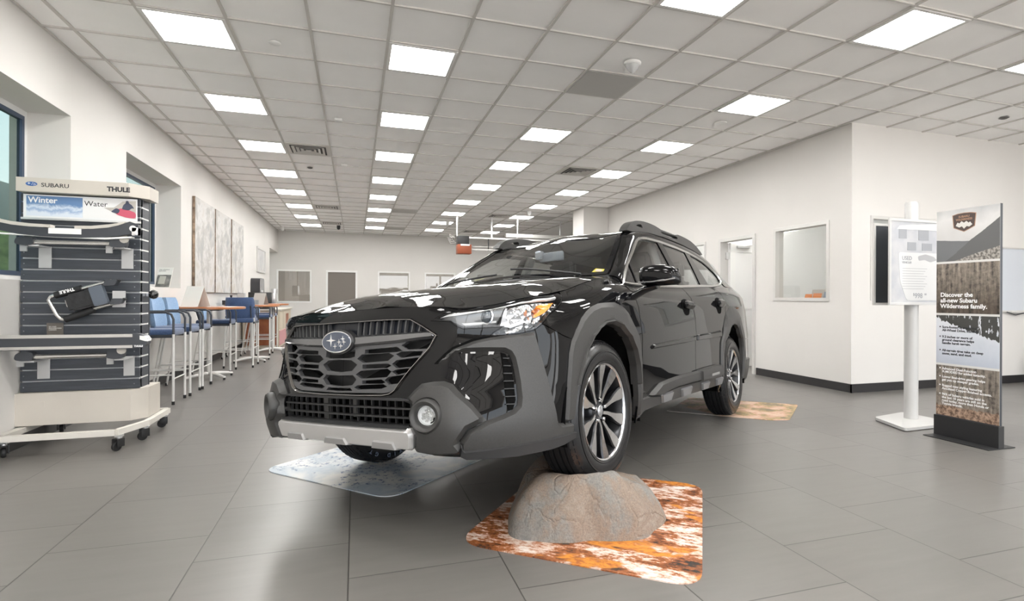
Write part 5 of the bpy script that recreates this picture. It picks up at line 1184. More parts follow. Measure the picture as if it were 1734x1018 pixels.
# --- fender, doors, quarter
FEN=[(1.103,.838),(1.248,.811),(1.389,.775),(1.478,.725),(1.494,.726)]+ARCHI[5:]+[(2.15,.30),(2.158,.40),(2.174,.60),(2.182,.75),(2.180,.82),(2.168,.87),(2.150,.92),(2.150,.96),(2.16,1.0),(1.98,1.0),(1.70,1.0),(1.55,1.0),(1.42,1.0),(1.404,.975),(1.375,.93),(1.345,.908),(1.3,.888),(1.183,.868)]
surf('front_fender',belt,FEN,M_paint,step=(.04,.045),seam=.0018)
surf('front_door',belt,[(2.162,.36),(2.162,.41),(2.178,.60),(2.186,.75),(2.184,.82),(2.172,.87),(2.154,.92),(2.154,.96),(2.164,1.0),(3.205,1.0),(3.212,.95),(3.245,.89),(3.258,.84),(3.250,.80),(3.226,.74),(3.221,.60),(3.221,.36)],M_paint,step=(.06,.045),seam=.0022)
surf('rear_door',belt,[(3.223,.36),(3.223,.60),(3.228,.74),(3.252,.80),(3.260,.84),(3.247,.89),(3.214,.95),(3.207,1.0),(4.10,1.0),(4.16,.93),(4.17,.88),(4.12,.83),(4.03,.77),(3.965,.70),(3.935,.60),(3.93,.45),(3.93,.36)],M_paint,step=(.06,.045),seam=.0022)
RARI=[(3.985,.27),(3.985,.45),(4.004,.60),(4.05,.70),(4.141,.774),(4.262,.818),(4.35,.830),(4.445,.835),(4.53,.832),(4.60,.820),(4.69,.745),(4.735,.64),(4.75,.52),(4.745,.40),(4.735,.27)]
surf('quarter_panel',belt,[(3.932,.30),(3.932,.60),(3.967,.70),(4.032,.77),(4.122,.83),(4.172,.88),(4.162,.93),(4.102,1.0),(4.7,1.0),(5.36,1.0),(5.36,.72),(4.84,.72),(4.78,.60),(4.78,.27)]+RARI[::-1],M_paint,step=(.06,.045),seam=.0022)
surf('rear_bumper',belt,[(4.785,.33),(4.785,.60),(4.845,.718),(5.36,.718),(6.218,.718),(6.218,.33)],M_paint,step=(.08,.06))
surf('tailgate',belt,[(5.64,.725),(6.22,.725),(6.22,1.0),(5.64,1.0)],M_paint,step=(.08,.06))
surf('tail_lamp',belt,[(5.365,.85),(5.636,.85),(5.636,1.0),(5.365,1.0)],mat('tail_red',(.35,.01,.01),.1,coat=1),step=.05,off=.006)
surf('corner_panel',belt,[(5.365,.725),(5.636,.725),(5.636,.848),(5.365,.848)],M_paint,step=.05)
# dark inner shell behind the panel gaps
REFb=REF['belt']
surf('inner_shell',belt,[(.0,.99),(5.0,.99),(6.21,.99),(6.21,.34),(4.80,.34)]+[(u+.012*(1 if u>4.4 else -1),v+(.012 if v>.5 else 0)) for u,v in RARI[::-1]]+[(3.96,.33),(2.16,.33)]+[(u+.012*(1 if u>1.75 else -1),v+(.012 if v>.5 else 0)) for u,v in ARCHI[::-1]]+[(1.37,.33),(.50,.35),(.0,.35)],M_void,step=(.12,.09),off=-.022,depth=0,holes=[[(0.001,.56),(.56,.80),(.41,.90),(0.001,.90)],[(0.001,.42),(.46,.42),(.46,.54),(0.001,.54)],[(.49,.78),(1.12,.81),(1.42,.90),(1.42,.97),(.7,.97),(.49,.90)]])
# --- wheel arch cladding, sill
AO=[(1.318,.395),(1.332,.50),(1.346,.605),(1.363,.705),(1.385,.765),(1.425,.815),(1.475,.851),(1.525,.868),(1.581,.878),(1.66,.882),(1.751,.880),(1.84,.878),(1.91,.872),(1.97,.864),(2.012,.855),(2.066,.832),(2.112,.795),(2.142,.72),(2.153,.62),(2.156,.52),(2.157,.42),(2.157,.318)]
surf('wheel_arch_cladding',belt,AO+[(2.13,.318)]+ARCHI[1:-1][::-1]+[(1.388,.395)],M_clad,step=.03,off=.016,bev=.012,depth=.03,smooth=28)
surf('arch_lip',belt,[(u+ (.022 if u>1.75 else -.022)*(1 if .4<v<.80 else .5),v+.012*(v>.75)) for u,v in ARCHI[2:-2]]+ARCHI[2:-2][::-1],M_clad,step=.03,off=.028,bev=.006,depth=.04,smooth=28)
RAO=[(3.932,.40),(3.925,.52),(3.932,.62),(3.950,.70),(3.985,.765),(4.06,.832),(4.158,.862),(4.30,.876),(4.42,.880),(4.55,.876),(4.68,.862),(4.77,.82),(4.825,.74),(4.85,.62),(4.86,.45),(4.87,.33)]
surf('wheel_arch_cladding',belt,RAO+[(4.738,.33)]+RARI[2:-1][::-1]+[(3.982,.40)],M_clad,step=.03,off=.016,bev=.012,depth=.03,smooth=28)
surf('rear_bumper_cladding',belt,[(4.875,.30),(4.868,.45),(4.875,.52),(5.5,.52),(6.218,.52),(6.218,.30)],M_clad,step=(.08,.06),off=.014,bev=.01,depth=.03)
SU=[(2.262,.418),(2.30,.436),(2.439,.482),(2.60,.492),(2.791,.500),(3.232,.507),(3.50,.515),(3.68,.523),(3.79,.520),(3.835,.49),(3.845,.436),(3.60,.436),(3.256,.430),(2.79,.430),(2.58,.420),(2.464,.404),(2.36,.410)]
surf('sill_moulding',belt,SU,M_clad,step=(.05,.02),off=.030,bev=.012,depth=.03,smooth=24)
surf('sill_end_block',belt,[(3.25,.510),(3.50,.520),(3.79,.526),(3.84,.49),(3.85,.432),(3.26,.426)],M_clad,step=(.05,.02),off=.044,bev=.008,depth=.02,smooth=24)
surf('sill_badge',belt,[(3.482,.472),(3.702,.474),(3.702,.452),(3.482,.450)],M_skid2,step=.03,off=.048,bev=.003,depth=.004)
surf('sill_skirt',belt,[(2.150,.415),(2.262,.418),(2.36,.410),(2.464,.404),(2.58,.420),(2.79,.430),(3.256,.430),(3.845,.436),(3.93,.44),(3.96,.50),(3.975,.45),(3.97,.345),(3.6,.345),(2.9,.345),(2.45,.345),(2.21,.335),(2.140,.300)],M_clad,step=(.05,.03),off=.010,bev=.006,depth=.05)
for a,b in ((2.47,2.66),(2.86,3.07),(3.34,3.52),(3.74,3.93)): surf('sill_tooth',belt,[(a-.02,.415),(b+.02,.418),(b-.012,.352),(a+.025,.350)],mat('tooth_silver',(.20,.20,.205),.4,.2) if 'tooth_silver' not in bpy.data.materials else bpy.data.materials['tooth_silver'],step=.05,off=.024,bev=.010,depth=.02)
# door mouldings, badges, handles
surf('door_moulding',belt,[(2.325,.694),(2.345,.722),(2.40,.730),(3.00,.769),(3.212,.784),(3.212,.737),(3.0,.722),(2.605,.704)],M_paint,step=(.06,.02),off=.014,bev=.008,depth=.01)
surf('door_moulding',belt,[(3.262,.787),(3.6,.800),(3.92,.812),(3.945,.800),(3.935,.768),(3.6,.752),(3.262,.738)],M_paint,step=(.06,.02),off=.014,bev=.008,depth=.01)
surf('fender_badge',belt,[(1.885,.882),(1.93,.897),(2.10,.913),(2.12,.905),(2.02,.893),(1.93,.872),(1.90,.869)],M_glossb,step=.02,off=.008,bev=.003,depth=.006)
for u0,zc in ((3.06,.882),(3.955,.886)):
    surf('handle_cup',belt,smooth_poly([(u0-.075,zc),(u0-.04,zc+.022),(u0+.04,zc+.022),(u0+.09,zc+.004),(u0+.05,zc-.022),(u0-.04,zc-.022)],3),M_void,step=.03,off=.002,depth=0)
    surf('door_handle',belt,smooth_poly([(u0-.06,zc+.004),(u0-.05,zc+.014),(u0+.04,zc+.016),(u0+.13,zc+.013),(u0+.145,zc+.002),(u0+.12,zc-.009),(u0+.03,zc-.008),(u0-.05,zc-.006)],2),M_chrome if False else M_paint,step=.015,off=.040,bev=.008,depth=.004,bfloor=.5)
# --- hood
HE=[(x,y) for x,y,z in EF[1:]]+[(x,y) for x,y,z in ES[1:5]]
HE=smooth_poly([(.903,0)]+HE+[(-.40,.742)],3,False)
he=offpoly(HE+[(-.385,.60),(-.365,.3),(-.345,0),(-.365,-.3),(-.385,-.60)]+[(x,-y) for x,y in HE[::-1][:-1]],.0025)
surf('hood',hood,he,M_paint,step=.045,both=False,depth=.02)
# raised power crease on each side of the hood
# --- cowl, wipers
surf('cowl',roof,[(-.35,0),(-.372,.3),(-.392,.60),(-.41,.735),(-.50,.715),(-.47,.6),(-.43,.3),(-.40,0),(-.43,-.3),(-.47,-.6),(-.50,-.715),(-.41,-.735),(-.392,-.60),(-.372,-.3)],M_blk,step=.06,off=-.008,depth=.03,both=False)
for a,b in (((-.44,.55),(-.50,-.02)),((-.44,-.10),(-.52,-.62))):
    us=np.linspace(0,1,7); pts=[tuple(roof([a[0]+(b[0]-a[0])*t],[a[1]+(b[1]-a[1])*t])[0]+np.array([.012,0,.016])) for t in us]; MB().tube(pts,.007,8).build('wiper',M_blk,car)
# --- windscreen and roof
WSc=[(x,y) for x,y,z in WS]
top=[(-1.10,.558),(-1.13,.45),(-1.115,.30),(-1.10,.15),(-1.095,0)]
wl=[(-.40,0),(-.405,.15),(-.425,.3),(-.445,.45),(-.468,.6),(-.49,.695)]+[(x,y-.012) for x,y in WSc[1:]]+top
wl=wl+[(x,-y) for x,y in wl[::-1] if abs(y)>1e-6]
def ded(P): return [p for i,p in enumerate(P) if abs(p[0]-P[i-1][0])+abs(p[1]-P[i-1][1])>1e-5]
wl=ded(wl); wi=offpoly(wl,.035)
surf('windscreen',roof,wl,M_glassw,step=.05,both=False,depth=0,off=-.003)
surf('windscreen_trim',roof,wl,M_glossb,step=.05,both=False,depth=0,off=-.0005,holes=[smooth_poly(wi,1)])
ro=[(-1.103,0),(-1.103,.15),(-1.118,.30),(-1.133,.45),(-1.103,.556)]+[(x,y) for x,y,z in RE]+[(-3.58,.3),(-3.59,0)]
ro=ded(ro+[(x,-y) for x,y in ro[::-1] if abs(y)>1e-6])
surf('roof',roof,ro,M_paint,step=.08,both=False,depth=.02,off=-.001)
# pillars and roof sides
surf('pillar_and_roof_side',pillar,[(0,0),(13.0,0),(13.0,1),(0,1)],M_paint,step=(.25,.12),depth=.01)
surf('rear_quarter_top',pillar,[(13.0,0),(15.5,0),(15.5,1),(13.0,1)],M_paint,step=(.25,.12),depth=.01)
surf('rear_window',pillar,[(15.5,0),(18,0),(18,1),(15.5,1)],M_glasss,step=(.25,.12),depth=0)
# --- side glass
CH=[(-.476,1.090),(-.56,1.176),(-.66,1.240),(-.774,1.296),(-.90,1.364),(-1.005,1.420),(-1.07,1.455),(-1.150,1.485),(-1.23,1.502),(-1.32,1.513),(-1.613,1.526),(-2.0,1.527),(-2.301,1.518),(-2.50,1.495),(-2.652,1.468),(-2.77,1.430),(-2.855,1.392),(-2.915,1.335),(-2.925,1.295),(-2.89,1.255),(-2.80,1.232),(-2.601,1.210),(-2.351,1.187),(-2.0,1.164),(-1.5,1.128),(-1.0,1.101),(-.6,1.087)]
CI=offpoly(CH,.020)
surf('window_chrome',glass,CH,mat('satin_chrome',(.66,.66,.65),.2,1),step=(.08,.05),off=.010,bev=.006,depth=.012,holes=[CI])
G1=[(-.540,1.107),(-.62,1.190),(-.706,1.243),(-.698,1.112)]
G2=[(-.722,1.252),(-.90,1.343),(-1.02,1.408),(-1.10,1.447),(-1.20,1.472),(-1.30,1.485),(-1.540,1.496),(-1.515,1.310),(-1.475,1.140),(-1.10,1.118),(-.716,1.110)]
G3=[(-1.660,1.500),(-2.0,1.501),(-2.213,1.494),(-2.150,1.380),(-2.035,1.186),(-1.60,1.152),(-1.625,1.316)]
G4=[(-2.325,1.484),(-2.46,1.470),(-2.60,1.446),(-2.73,1.405),(-2.82,1.36),(-2.87,1.315),(-2.84,1.275),(-2.70,1.245),(-2.52,1.222),(-2.29,1.205),(-2.31,1.35)]
surf('window_pillar_trim',glass,offpoly(CH,.012),M_glossb,step=(.08,.05),off=.002,depth=.02,holes=[G1,G2,G3,G4])
for g,nm in ((G1,'vent_glass'),(G2,'front_door_glass'),(G3,'rear_door_glass'),(G4,'quarter_glass')):
    surf(nm,glass,offpoly(g,-.004),M_glasss,step=.08,off=-.004,depth=0)
# --- roof rails (side profile with openings)
RT=smooth_poly([(-1.055,1.530),(-1.09,1.565),(-1.143,1.598),(-1.20,1.618),(-1.28,1.636),(-1.42,1.655),(-1.60,1.662),(-1.72,1.657),(-1.80,1.648)],2,False)+smooth_poly([(-1.80,1.648),(-2.0,1.652),(-2.20,1.655),(-2.23,1.668),(-2.30,1.672),(-2.45,1.670),(-2.63,1.658),(-2.78,1.622),(-2.92,1.560)],2,False)[1:]
RB=[(-2.86,1.552),(-2.6,1.572),(-2.2,1.584),(-1.8,1.585),(-1.5,1.572),(-1.3,1.555),(-1.15,1.532)]
def rail():
    V,F,B=cut2d(RT+RB,(.06,.03),holes=[[(-1.235,1.590),(-1.275,1.607),(-1.345,1.618),(-1.365,1.608),(-1.358,1.590)],[(-1.80,1.612),(-1.78,1.630),(-1.86,1.636),(-2.0,1.640),(-2.19,1.643),(-2.215,1.632),(-2.16,1.612)]])
    return V,F,B
V,F,B=rail()
for sg in (1,-1):
    y0,y1=.535*sg,.60*sg; yt=lambda z,y: y-sg*.25*max(0,z-1.58)*(1 if abs(y)>.56 else -.3)
    n=len(V); vs=[(x,yt(z,y0),z) for x,z in V]+[(x,yt(z,y1),z) for x,z in V]; fs=[tuple(f) for f in F]+[tuple(i+n for i in f[::-1]) for f in F]+[(a,b,b+n,a+n) for a,b in B]
    mb=MB().add(vs,fs); mb.build('roof_rail',M_clad,car,40)
# --- door mirrors
for sg in (1,-1):
    mr=empty('door_mirror'); mr.parent=car; mr.location=(-.47,1.04*sg,1.12)
    secs=[(-.115,.030,.034,-.006),(-.108,.048,.052,.0),(-.085,.058,.062,.002),(-.03,.062,.064,.002),(.03,.060,.060,-.002),(.08,.052,.050,-.010),(.105,.040,.038,-.020),(.118,.020,.020,-.030)]
    vs=[];fs=[];n=24
    for y,hz,hx,dz in secs:
        for k in range(n):
            a=2*PI*k/n; ex=.75
            cx=math.copysign(abs(math.cos(a))**ex,math.cos(a))*hx; cz=math.copysign(abs(math.sin(a))**ex,math.sin(a))*hz
            vs.append((cx*(1 if cx>0 else .7)-.25*y*.0,y*sg,cz+dz))
    for i in range(len(secs)-1):
        for k in range(n): fs.append((i*n+k,i*n+(k+1)%n,(i+1)*n+(k+1)%n,(i+1)*n+k))
    fs+=[tuple(range(n)),tuple(range((len(secs)-1)*n,len(secs)*n))]
    MB().add(vs,fs).build('mirror_housing',M_paint,mr,50)
    MB().tube([(.058,-.112*sg,-.038),(.064,-.03*sg,-.040),(.060,.05*sg,-.036),(.045,.10*sg,-.028)],.0045,8).build('mirror_trim',M_chrome,mr)
    MB().add([(-.045,-.09*sg,-.045),(-.045,.10*sg,-.04),(-.045,.095*sg,.035),(-.045,-.095*sg,.045),(-.049,-.09*sg,-.045),(-.049,.10*sg,-.04),(-.049,.095*sg,.035),(-.049,-.095*sg,.045)],[(0,1,2,3),(7,6,5,4),(0,4,5,1),(1,5,6,2),(2,6,7,3),(3,7,4,0)]).build('mirror_glass',M_chrome,mr,None)
    # arm: tapered foot from door to housing
    arm=[(.13,-.155,-.105,.035,.030),(.05,-.130,-.075,.040,.022),(-.0,-.085,-.062,.045,.014),(.0,-.02,-.058,.05,.010)]
    arm=[(.055,-.175,-.145,.045,.022),(.03,-.150,-.110,.045,.024),(.0,-.10,-.078,.045,.020),(.0,-.02,-.062,.045,.012)]
    vs=[];fs=[]
    for x,y,z,hx,hz in arm:
        for k in range(12):
            a=2*PI*k/12; vs.append((x+hx*math.cos(a),y*sg,z+hz*math.sin(a)))
    for i in range(len(arm)-1):
        for k in range(12): fs.append((i*12+k,i*12+(k+1)%12,(i+1)*12+(k+1)%12,(i+1)*12+k))
    fs+=[tuple(range(12)),tuple(range(36,48))]
    MB().add(vs,fs).build('mirror_arm',M_glossb,mr,50)
# --- underbody and wheel wells
MB().box(-3.7,.55,-.55,.55,.30,.42).box(-2.25,-.45,-.82,.82,.33,.42).box(-3.7,-3.2,-.6,.6,.33,.6).build('underbody',M_void,car,None)
ap=[(float(p[0])-.03,float(p[1])*.97) for p in belt(np.linspace(0,1.30,12),np.full(12,.33))]
MB().prism([(x,y) for x,y in ap]+[(.42,.55),(.42,-.55)]+[(x,-y) for x,y in ap[::-1][:-1]],.338,.352).build('undertray',M_clad2,car,None)
for sg in (1,-1):
    for cx,R0 in ((-.045,.44),(-2.735,.445)):
        vs=[];fs=[];n=26
        for k in range(n+1):
            a=-.25+(PI+.5)*k/n
            for y in (.52,.875): vs.append((cx+R0*math.cos(a),y*sg,.392+R0*math.sin(a)))
        for k in range(n): fs.append((2*k,2*k+1,2*k+3,2*k+2))
        fs.append(tuple(2*k for k in range(n+1)))
        MB().add(vs,fs).build('wheel_well',M_void,car,None)
MB().box(.25,.26,-.42,.42,.40,.95).build('radiator_wall',M_void,car,None)
# --- interior
M_int=mat('cabin_charcoal',(.035,.035,.037),.7); M_seat=noisy(mat('seat_leather',(.05,.05,.052),.55),(.045,.045,.047),(.07,.07,.072),6)
MB().box(-3.3,-.5,-.76,.76,.43,.47).build('cabin_floor',M_int,car,None)
MB().add(*(lambda q:(q.v,q.f))(MB().prism(round_poly([(-.42,.80),(-.42,1.115),(-.52,1.125),(-.78,1.08),(-.86,.98),(-.84,.80)],.04),-.70,.70,'y'))).build('dashboard',M_int,car,30)
MB().box(-.93,-.90,-.13,.13,.80,1.02,.01).build('touch_screen',M_glossb,car)
def seat(x,y,w,nm='seat'):
    s=empty(nm); s.parent=car; s.location=(x,y,.47)
    bm=bmesh.new(); bmesh.ops.create_cube(bm,size=1)
    for v in bm.verts: v.co=Vector((v.co.x*.52,v.co.y*w,.22+v.co.z*.18))
    bmesh.ops.bevel(bm,geom=bm.edges[:],offset=.05,segments=3,affect='EDGES'); MB().bm(bm).build('seat_cushion',M_seat,s,50)
    bm=bmesh.new(); bmesh.ops.create_cube(bm,size=1)
    for v in bm.verts: v.co=Vector((-.30+v.co.x*.14-.30*(v.co.z),v.co.y*w*(1-.12*(v.co.z>0)),.55+v.co.z*.60))
    bmesh.ops.bevel(bm,geom=bm.edges[:],offset=.05,segments=3,affect='EDGES'); MB().bm(bm).build('seat_back',M_seat,s,50)
    for yy in ((0,) if w<.7 else (-.36,.36)):
        bm=bmesh.new(); bmesh.ops.create_cube(bm,size=1)
        for v in bm.verts: v.co=Vector((-.50+v.co.x*.10,yy+v.co.y*.26,.92+v.co.z*.17))
        bmesh.ops.bevel(bm,geom=bm.edges[:],offset=.035,segments=3,affect='EDGES'); MB().bm(bm).build('headrest',M_seat,s,50)
seat(-1.30,.36,.50); seat(-1.30,-.36,.50); seat(-2.15,0,1.25,'rear_bench')
sw=MB(); ring=[]
for k in range(28):
    a=2*PI*k/28; ring.append((-.98+.055*math.sin(a)*1.0,.36+.185*math.cos(a),.985+.175*math.sin(a)))
sw.tube(ring,.014,10,closed=True).tube([(-.98,.18,.985),(-.96,.36,.975),(-.98,.54,.985)],.018,8).tube([(-.96,.36,.975),(-.99,.36,.82)],.018,8).lathe([(.0001,-.02),(.05,-.02),(.05,.015),(.0001,.02)],(-.965,.36,.975),20,'x')
sw.build('steering_wheel',M_int,car)
MB().box(-.91,-.885,-.04,.165,1.342,1.412,.012).build('interior_mirror',mat('mirror_shell',(.22,.24,.28),.3),car)
MB().box(-.91,-.85,-.055,-.005,1.36,1.425,.01).build('mirror_mount',mat('mount_grey',(.26,.28,.32),.4),car)
MB().box(-3.3,-1.2,-.54,.54,1.530,1.545).build('headliner',mat('headliner',(.25,.25,.245),.9),car,None)
for sg in (1,-1):
    MB().tube([(-1.52,.70*sg,1.12),(-1.56,.64*sg,1.30),(-1.60,.57*sg,1.50)],[.05,.04,.04],10).build('pillar_trim',mat('pillar_trim_grey',(.30,.30,.29),.8) if 'pillar_trim_grey' not in bpy.data.materials else bpy.data.materials['pillar_trim_grey'],car)
MB().box(-3.2,-.55,-.80,-.77,.47,1.06).box(-3.2,-.55,.77,.80,.47,1.06).build('door_trim',M_int,car,None)
# stickers behind the glass
def glass_pt(x,y,d=-.008):
    p,n=nrm(roof,np.array([[x,y]])); return p[0]+n[0]*d
st=[glass_pt(-.520,.575),glass_pt(-.510,.655),glass_pt(-.560,.655),glass_pt(-.570,.580)]
MB().add([tuple(p) for p in st],[(0,1,2,3)]).build('inspection_sticker',mat('sticker_yellow',(.72,.60,.02),.5),car,None)
q=[tuple(.12*np.array(st[0])*0+a) for a in [st[0]*.8+st[2]*.2,st[1]*.8+st[3]*.2,st[2]*.8+st[0]*.2,st[3]*.8+st[1]*.2]]
MB().add([tuple(np.array(a)+np.array([.003,0,.002])) for a in q],[(0,1,2,3)]).build('sticker_print',mat('sticker_pink',(.80,.62,.60),.5),car,None)
st=[glass_pt(-.50,-.36),glass_pt(-.49,-.26),glass_pt(-.505,-.26),glass_pt(-.515,-.36)]
MB().add([tuple(p) for p in st],[(0,1,2,3)]).build('number_strip',mat('strip_yellow',(.35,.33,.08),.5),car,None)
# --- wheels
M_tire=mat('tyre_rubber',(.010,.010,.011),.26,spec=.5); M_tread=mat('tyre_tread',(.008,.008,.009),.7,spec=.25)
M_rimf=mat('machined_alloy',(.72,.72,.73),.16,1); M_rimd=mat('dark_alloy',(.045,.046,.05),.3,.7)
WR=.3635; WW=.1125
def make_wheel(letters=False):
    r=empty('wheel'); r.parent=car
    # tyre (axis y, outer side +y)
    pr=[(.236,.085),(.243,.100),(.262,.108),(.290,.1135),(.315,.110),(.335,.1005),(.350,.088),(.3585,.074)]
    MB().lathe(pr,n=72,axis='y').lathe([(a,-b) for a,b in pr],n=72,axis='y').build('sidewall',M_tire,r,60)
    MB().lathe([(.300,.1136),(.303,.1150),(.307,.1140)],n=72,axis='y').lathe([(.246,.1025),(.250,.107),(.256,.1075)],n=72,axis='y').build('sidewall_ridge',M_tire,r,60)
    tr=[]; ys=[.074,.060,.052,.050,.028,.026,.018,.016,-.016,-.018,-.026,-.028,-.050,-.052,-.060,-.074]
    prof=[(.3585,.074),(WR-.001,.060),(WR-.0005,.052),(WR-.010,.050),(WR-.010,.045),(WR,.043),(WR,.024),(WR-.010,.022),(WR-.010,.015),(WR,.013),(WR,-.013),(WR-.010,-.015),(WR-.010,-.022),(WR,-.024),(WR,-.043),(WR-.010,-.045),(WR-.010,-.050),(WR-.0005,-.052),(WR-.001,-.060),(.3585,-.074)]
    sh=MB().lathe(prof,n=96,axis='y')
    for k in range(60):
        a=2*PI*k/60
        for s in (1,-1):
            for (rr,yy,l) in ((.3555,.082,.018),):
                c,s_=math.cos(a),math.sin(a); v=[]
                for dr,dy,dt in ((-.010,.012,-.5),(-.010,.012,.5),(.0068,-.014,.5),(.0068,-.014,-.5)):
                    R_=rr+dr; t=a+dt*.068
                    v.append((R_*math.cos(t),s*(yy+dy),R_*math.sin(t)))
                v2=[((math.hypot(p[0],p[2])-.006)/math.hypot(p[0],p[2])*p[0],p[1]*.97,(math.hypot(p[0],p[2])-.006)/math.hypot(p[0],p[2])*p[2]) for p in v]
                sh.add(v+v2,[(0,1,2,3),(7,6,5,4),(0,4,5,1),(1,5,6,2),(2,6,7,3),(3,7,4,0)])
    sh.build('tread',M_tread,r,30)
    # rim barrel and lip
    MB().lathe([(.244,.090),(.246,.099),(.241,.102),(.236,.098),(.230,.080),(.222,.060),(.214,-.02),(.222,-.085),(.244,-.095)],n=64,axis='y').build('rim_barrel',M_rimd,r,40)
    MB().lathe([(.2455,.0985),(.242,.1030),(.237,.1010),(.233,.093)],n=64,axis='y').build('rim_lip',M_rimf,r,50)
    MB().lathe([(.0001,.02),(.12,.02),(.12,-.02),(.0001,-.02)],n=40,axis='y').build('brake_disc',mat('brake_steel',(.25,.25,.25),.35,.9) if 'brake_steel' not in bpy.data.materials else bpy.data.materials['brake_steel'],r,30)
    MB().lathe([(.0001,-.01),(.21,-.01),(.21,-.04),(.0001,-.04)],n=40,axis='y').build('hub_back',M_void,r,None)
    # ten spokes in five pairs
    def P(rad,a,y): return (rad*math.cos(a),y,rad*math.sin(a))
    f=MB(); d=MB()
    for k in range(10):
        base=-PI/2+k*PI/5; pair=1 if k%2 else -1
        # centreline angle drifts slightly so that pairs meet at the hub
        st_=[(.048,.20*pair*0,.16,.066),(.085,.06*pair,.105,.072),(.125,.03*pair,.085,.078),(.165,.0,.115,.084),(.205,0,.135,.091),(.236,0,.125,.097)]
        vs=[];fs=[];vd=[]
        for rad,da,hw,y in st_:
            a=base+da*1.2
            vs+=[P(rad,a-hw,y),P(rad,a+hw,y)]
            vd+=[P(rad,a-hw-.03,y-.008),P(rad,a+hw+.03,y-.008),P(rad,a+hw*.7,y-.045),P(rad,a-hw*.7,y-.045)]
        n=len(st_)
        fv=vs+[(x,y-.008,z) for x,y,z in vs]
        for i in range(n-1):
            fs+=[(2*i,2*i+1,2*i+3,2*i+2)]
        f.add(vs,fs)
        fd=[]
        for i in range(n-1):
            for j in range(4): fd.append((4*i+j,4*i+(j+1)%4,4*i+4+(j+1)%4,4*i+4+j))
        d.add(vd,fd)
        # side walls joining the face to the dark body
        w=[];wf=[]
        for i in range(n): w+=[vs[2*i],vs[2*i+1],vd[4*i],vd[4*i+1]]
        for i in range(n-1): wf+=[(4*i,4*i+2,4*i+6,4*i+4),(4*i+1,4*i+5,4*i+7,4*i+3)]
        d.add(w,wf)
    f.build('spoke_faces',M_rimf,r,None); d.build('spoke_bodies',M_rimd,r,None)
    MB().lathe([(.030,.060),(.062,.056),(.075,.040),(.075,.0)],n=40,axis='y').build('hub',M_rimd,r,40)
    MB().lathe([(.0001,.078),(.020,.077),(.029,.072),(.031,.050)],n=32,axis='y').build('hub_cap',mat('hub_cap_silver',(.55,.56,.58),.2,.9) if 'hub_cap_silver' not in bpy.data.materials else bpy.data.materials['hub_cap_silver'],r,40)
    for k in range(5):
        a=-PI/2+PI/5+k*2*PI/5+.0; MB().lathe([(.0001,.080),(.009,.078),(.011,.070),(.011,.045)],P(.055,a,0),12,'y').build('lug_nut',M_chrome,r,40)
    return r
def place(r,x,y,z,sg,rot=0):
    r.location=(x,y,z); r.rotation_euler=(0,rot,0 if sg>0 else PI)
w0=make_wheel(); FLZ=.399; RLZ=.3885; FRZ=.3675
place(w0,0,.785,FLZ,1)
for x,y,z,sg,rot in ((-2.745,.772,RLZ,1,.35),(0,-.782,FRZ,-1,.0),(-2.745,-.782,.395,-1,.6)):
    c=copy_tree(w0,car); place(c,x,y,z,sg,rot)
    if (x,sg)==(0,-1):
        # moulded letters on the inner sidewall facing the viewer
        s='AVID GT'; R_=.303
        for i,ch in enumerate(s):
            if ch==' ': continue
            ang=-PI/2+.42-.165*i   # reads round the bottom
            t=text('tyre_letter',ch,.036,mat('tyre_letter',(.12,.15,.21),.4) if 'tyre_letter' not in bpy.data.materials else bpy.data.materials['tyre_letter'],c,(0,0,0),(0,0,0),extrude=.0015,align='CENTER',bold=.0006)
            # inner side of the wheel is local -y; text plane xz facing -y, upright towards the centre
            rad=Vector((math.cos(ang),0,math.sin(ang))); up=rad; nrm_=Vector((0,-1,0)); xd=up.cross(nrm_).normalized()
            Mx=Matrix((xd,up,nrm_)).transposed().to_4x4(); Mx.translation=rad*R_+Vector((0,-.1148,0)); t.matrix_local=Mx
bpy.context.view_layer.update()
# ---------------------------------------------------------------- rock under the left front wheel
Wc=CM@Vector((0,.785,FLZ)); ax=(RC_@Vector((0,1,0))).normalized()
foot=[(.673,2.462),(.70,2.40),(.752,2.372),(.83,2.325),(.92,2.294),(1.00,2.296),(1.08,2.262),(1.17,2.240),(1.241,2.238),(1.282,2.257),(1.33,2.30),(1.40,2.345),(1.462,2.414),(1.50,2.52),(1.50,2.66),(1.43,2.82),(1.25,2.96),(1.08,3.02),(.95,3.0),(.86,2.92),(.785,2.80),(.73,2.68),(.695,2.56)]
ft=np.array(smooth_poly(foot,3)); C0=np.array([1.08,2.60]); NR=26; NA=len(ft)
from mathutils import noise as mn
def rock_h(x,y,q):
    """height of the stone: q=0 centre .. 1 rim"""
    top=.205*(1-max(0,q)**3.2)**.5 if q<1 else 0
    g=lambda cx,cy,s,a: a*math.exp(-((x-cx)**2+(y-cy)**2)/(2*s*s))
    top+=min(1,(1-q)*4)*(g(1.05,2.42,.13,.125)+g(.94,2.88,.10,.060)+g(1.36,2.50,.07,.02)+g(.80,2.50,.08,.035))
    top+=min(1,(1-q)*6)*(.030*mn.noise(Vector((x*5,y*5,1)))-.035*abs(mn.noise(Vector((x*4+3,y*4,5))))+.012*mn.noise(Vector((x*13,y*13,4)))+.005*mn.noise(Vector((x*34,y*34,2))))
    return top
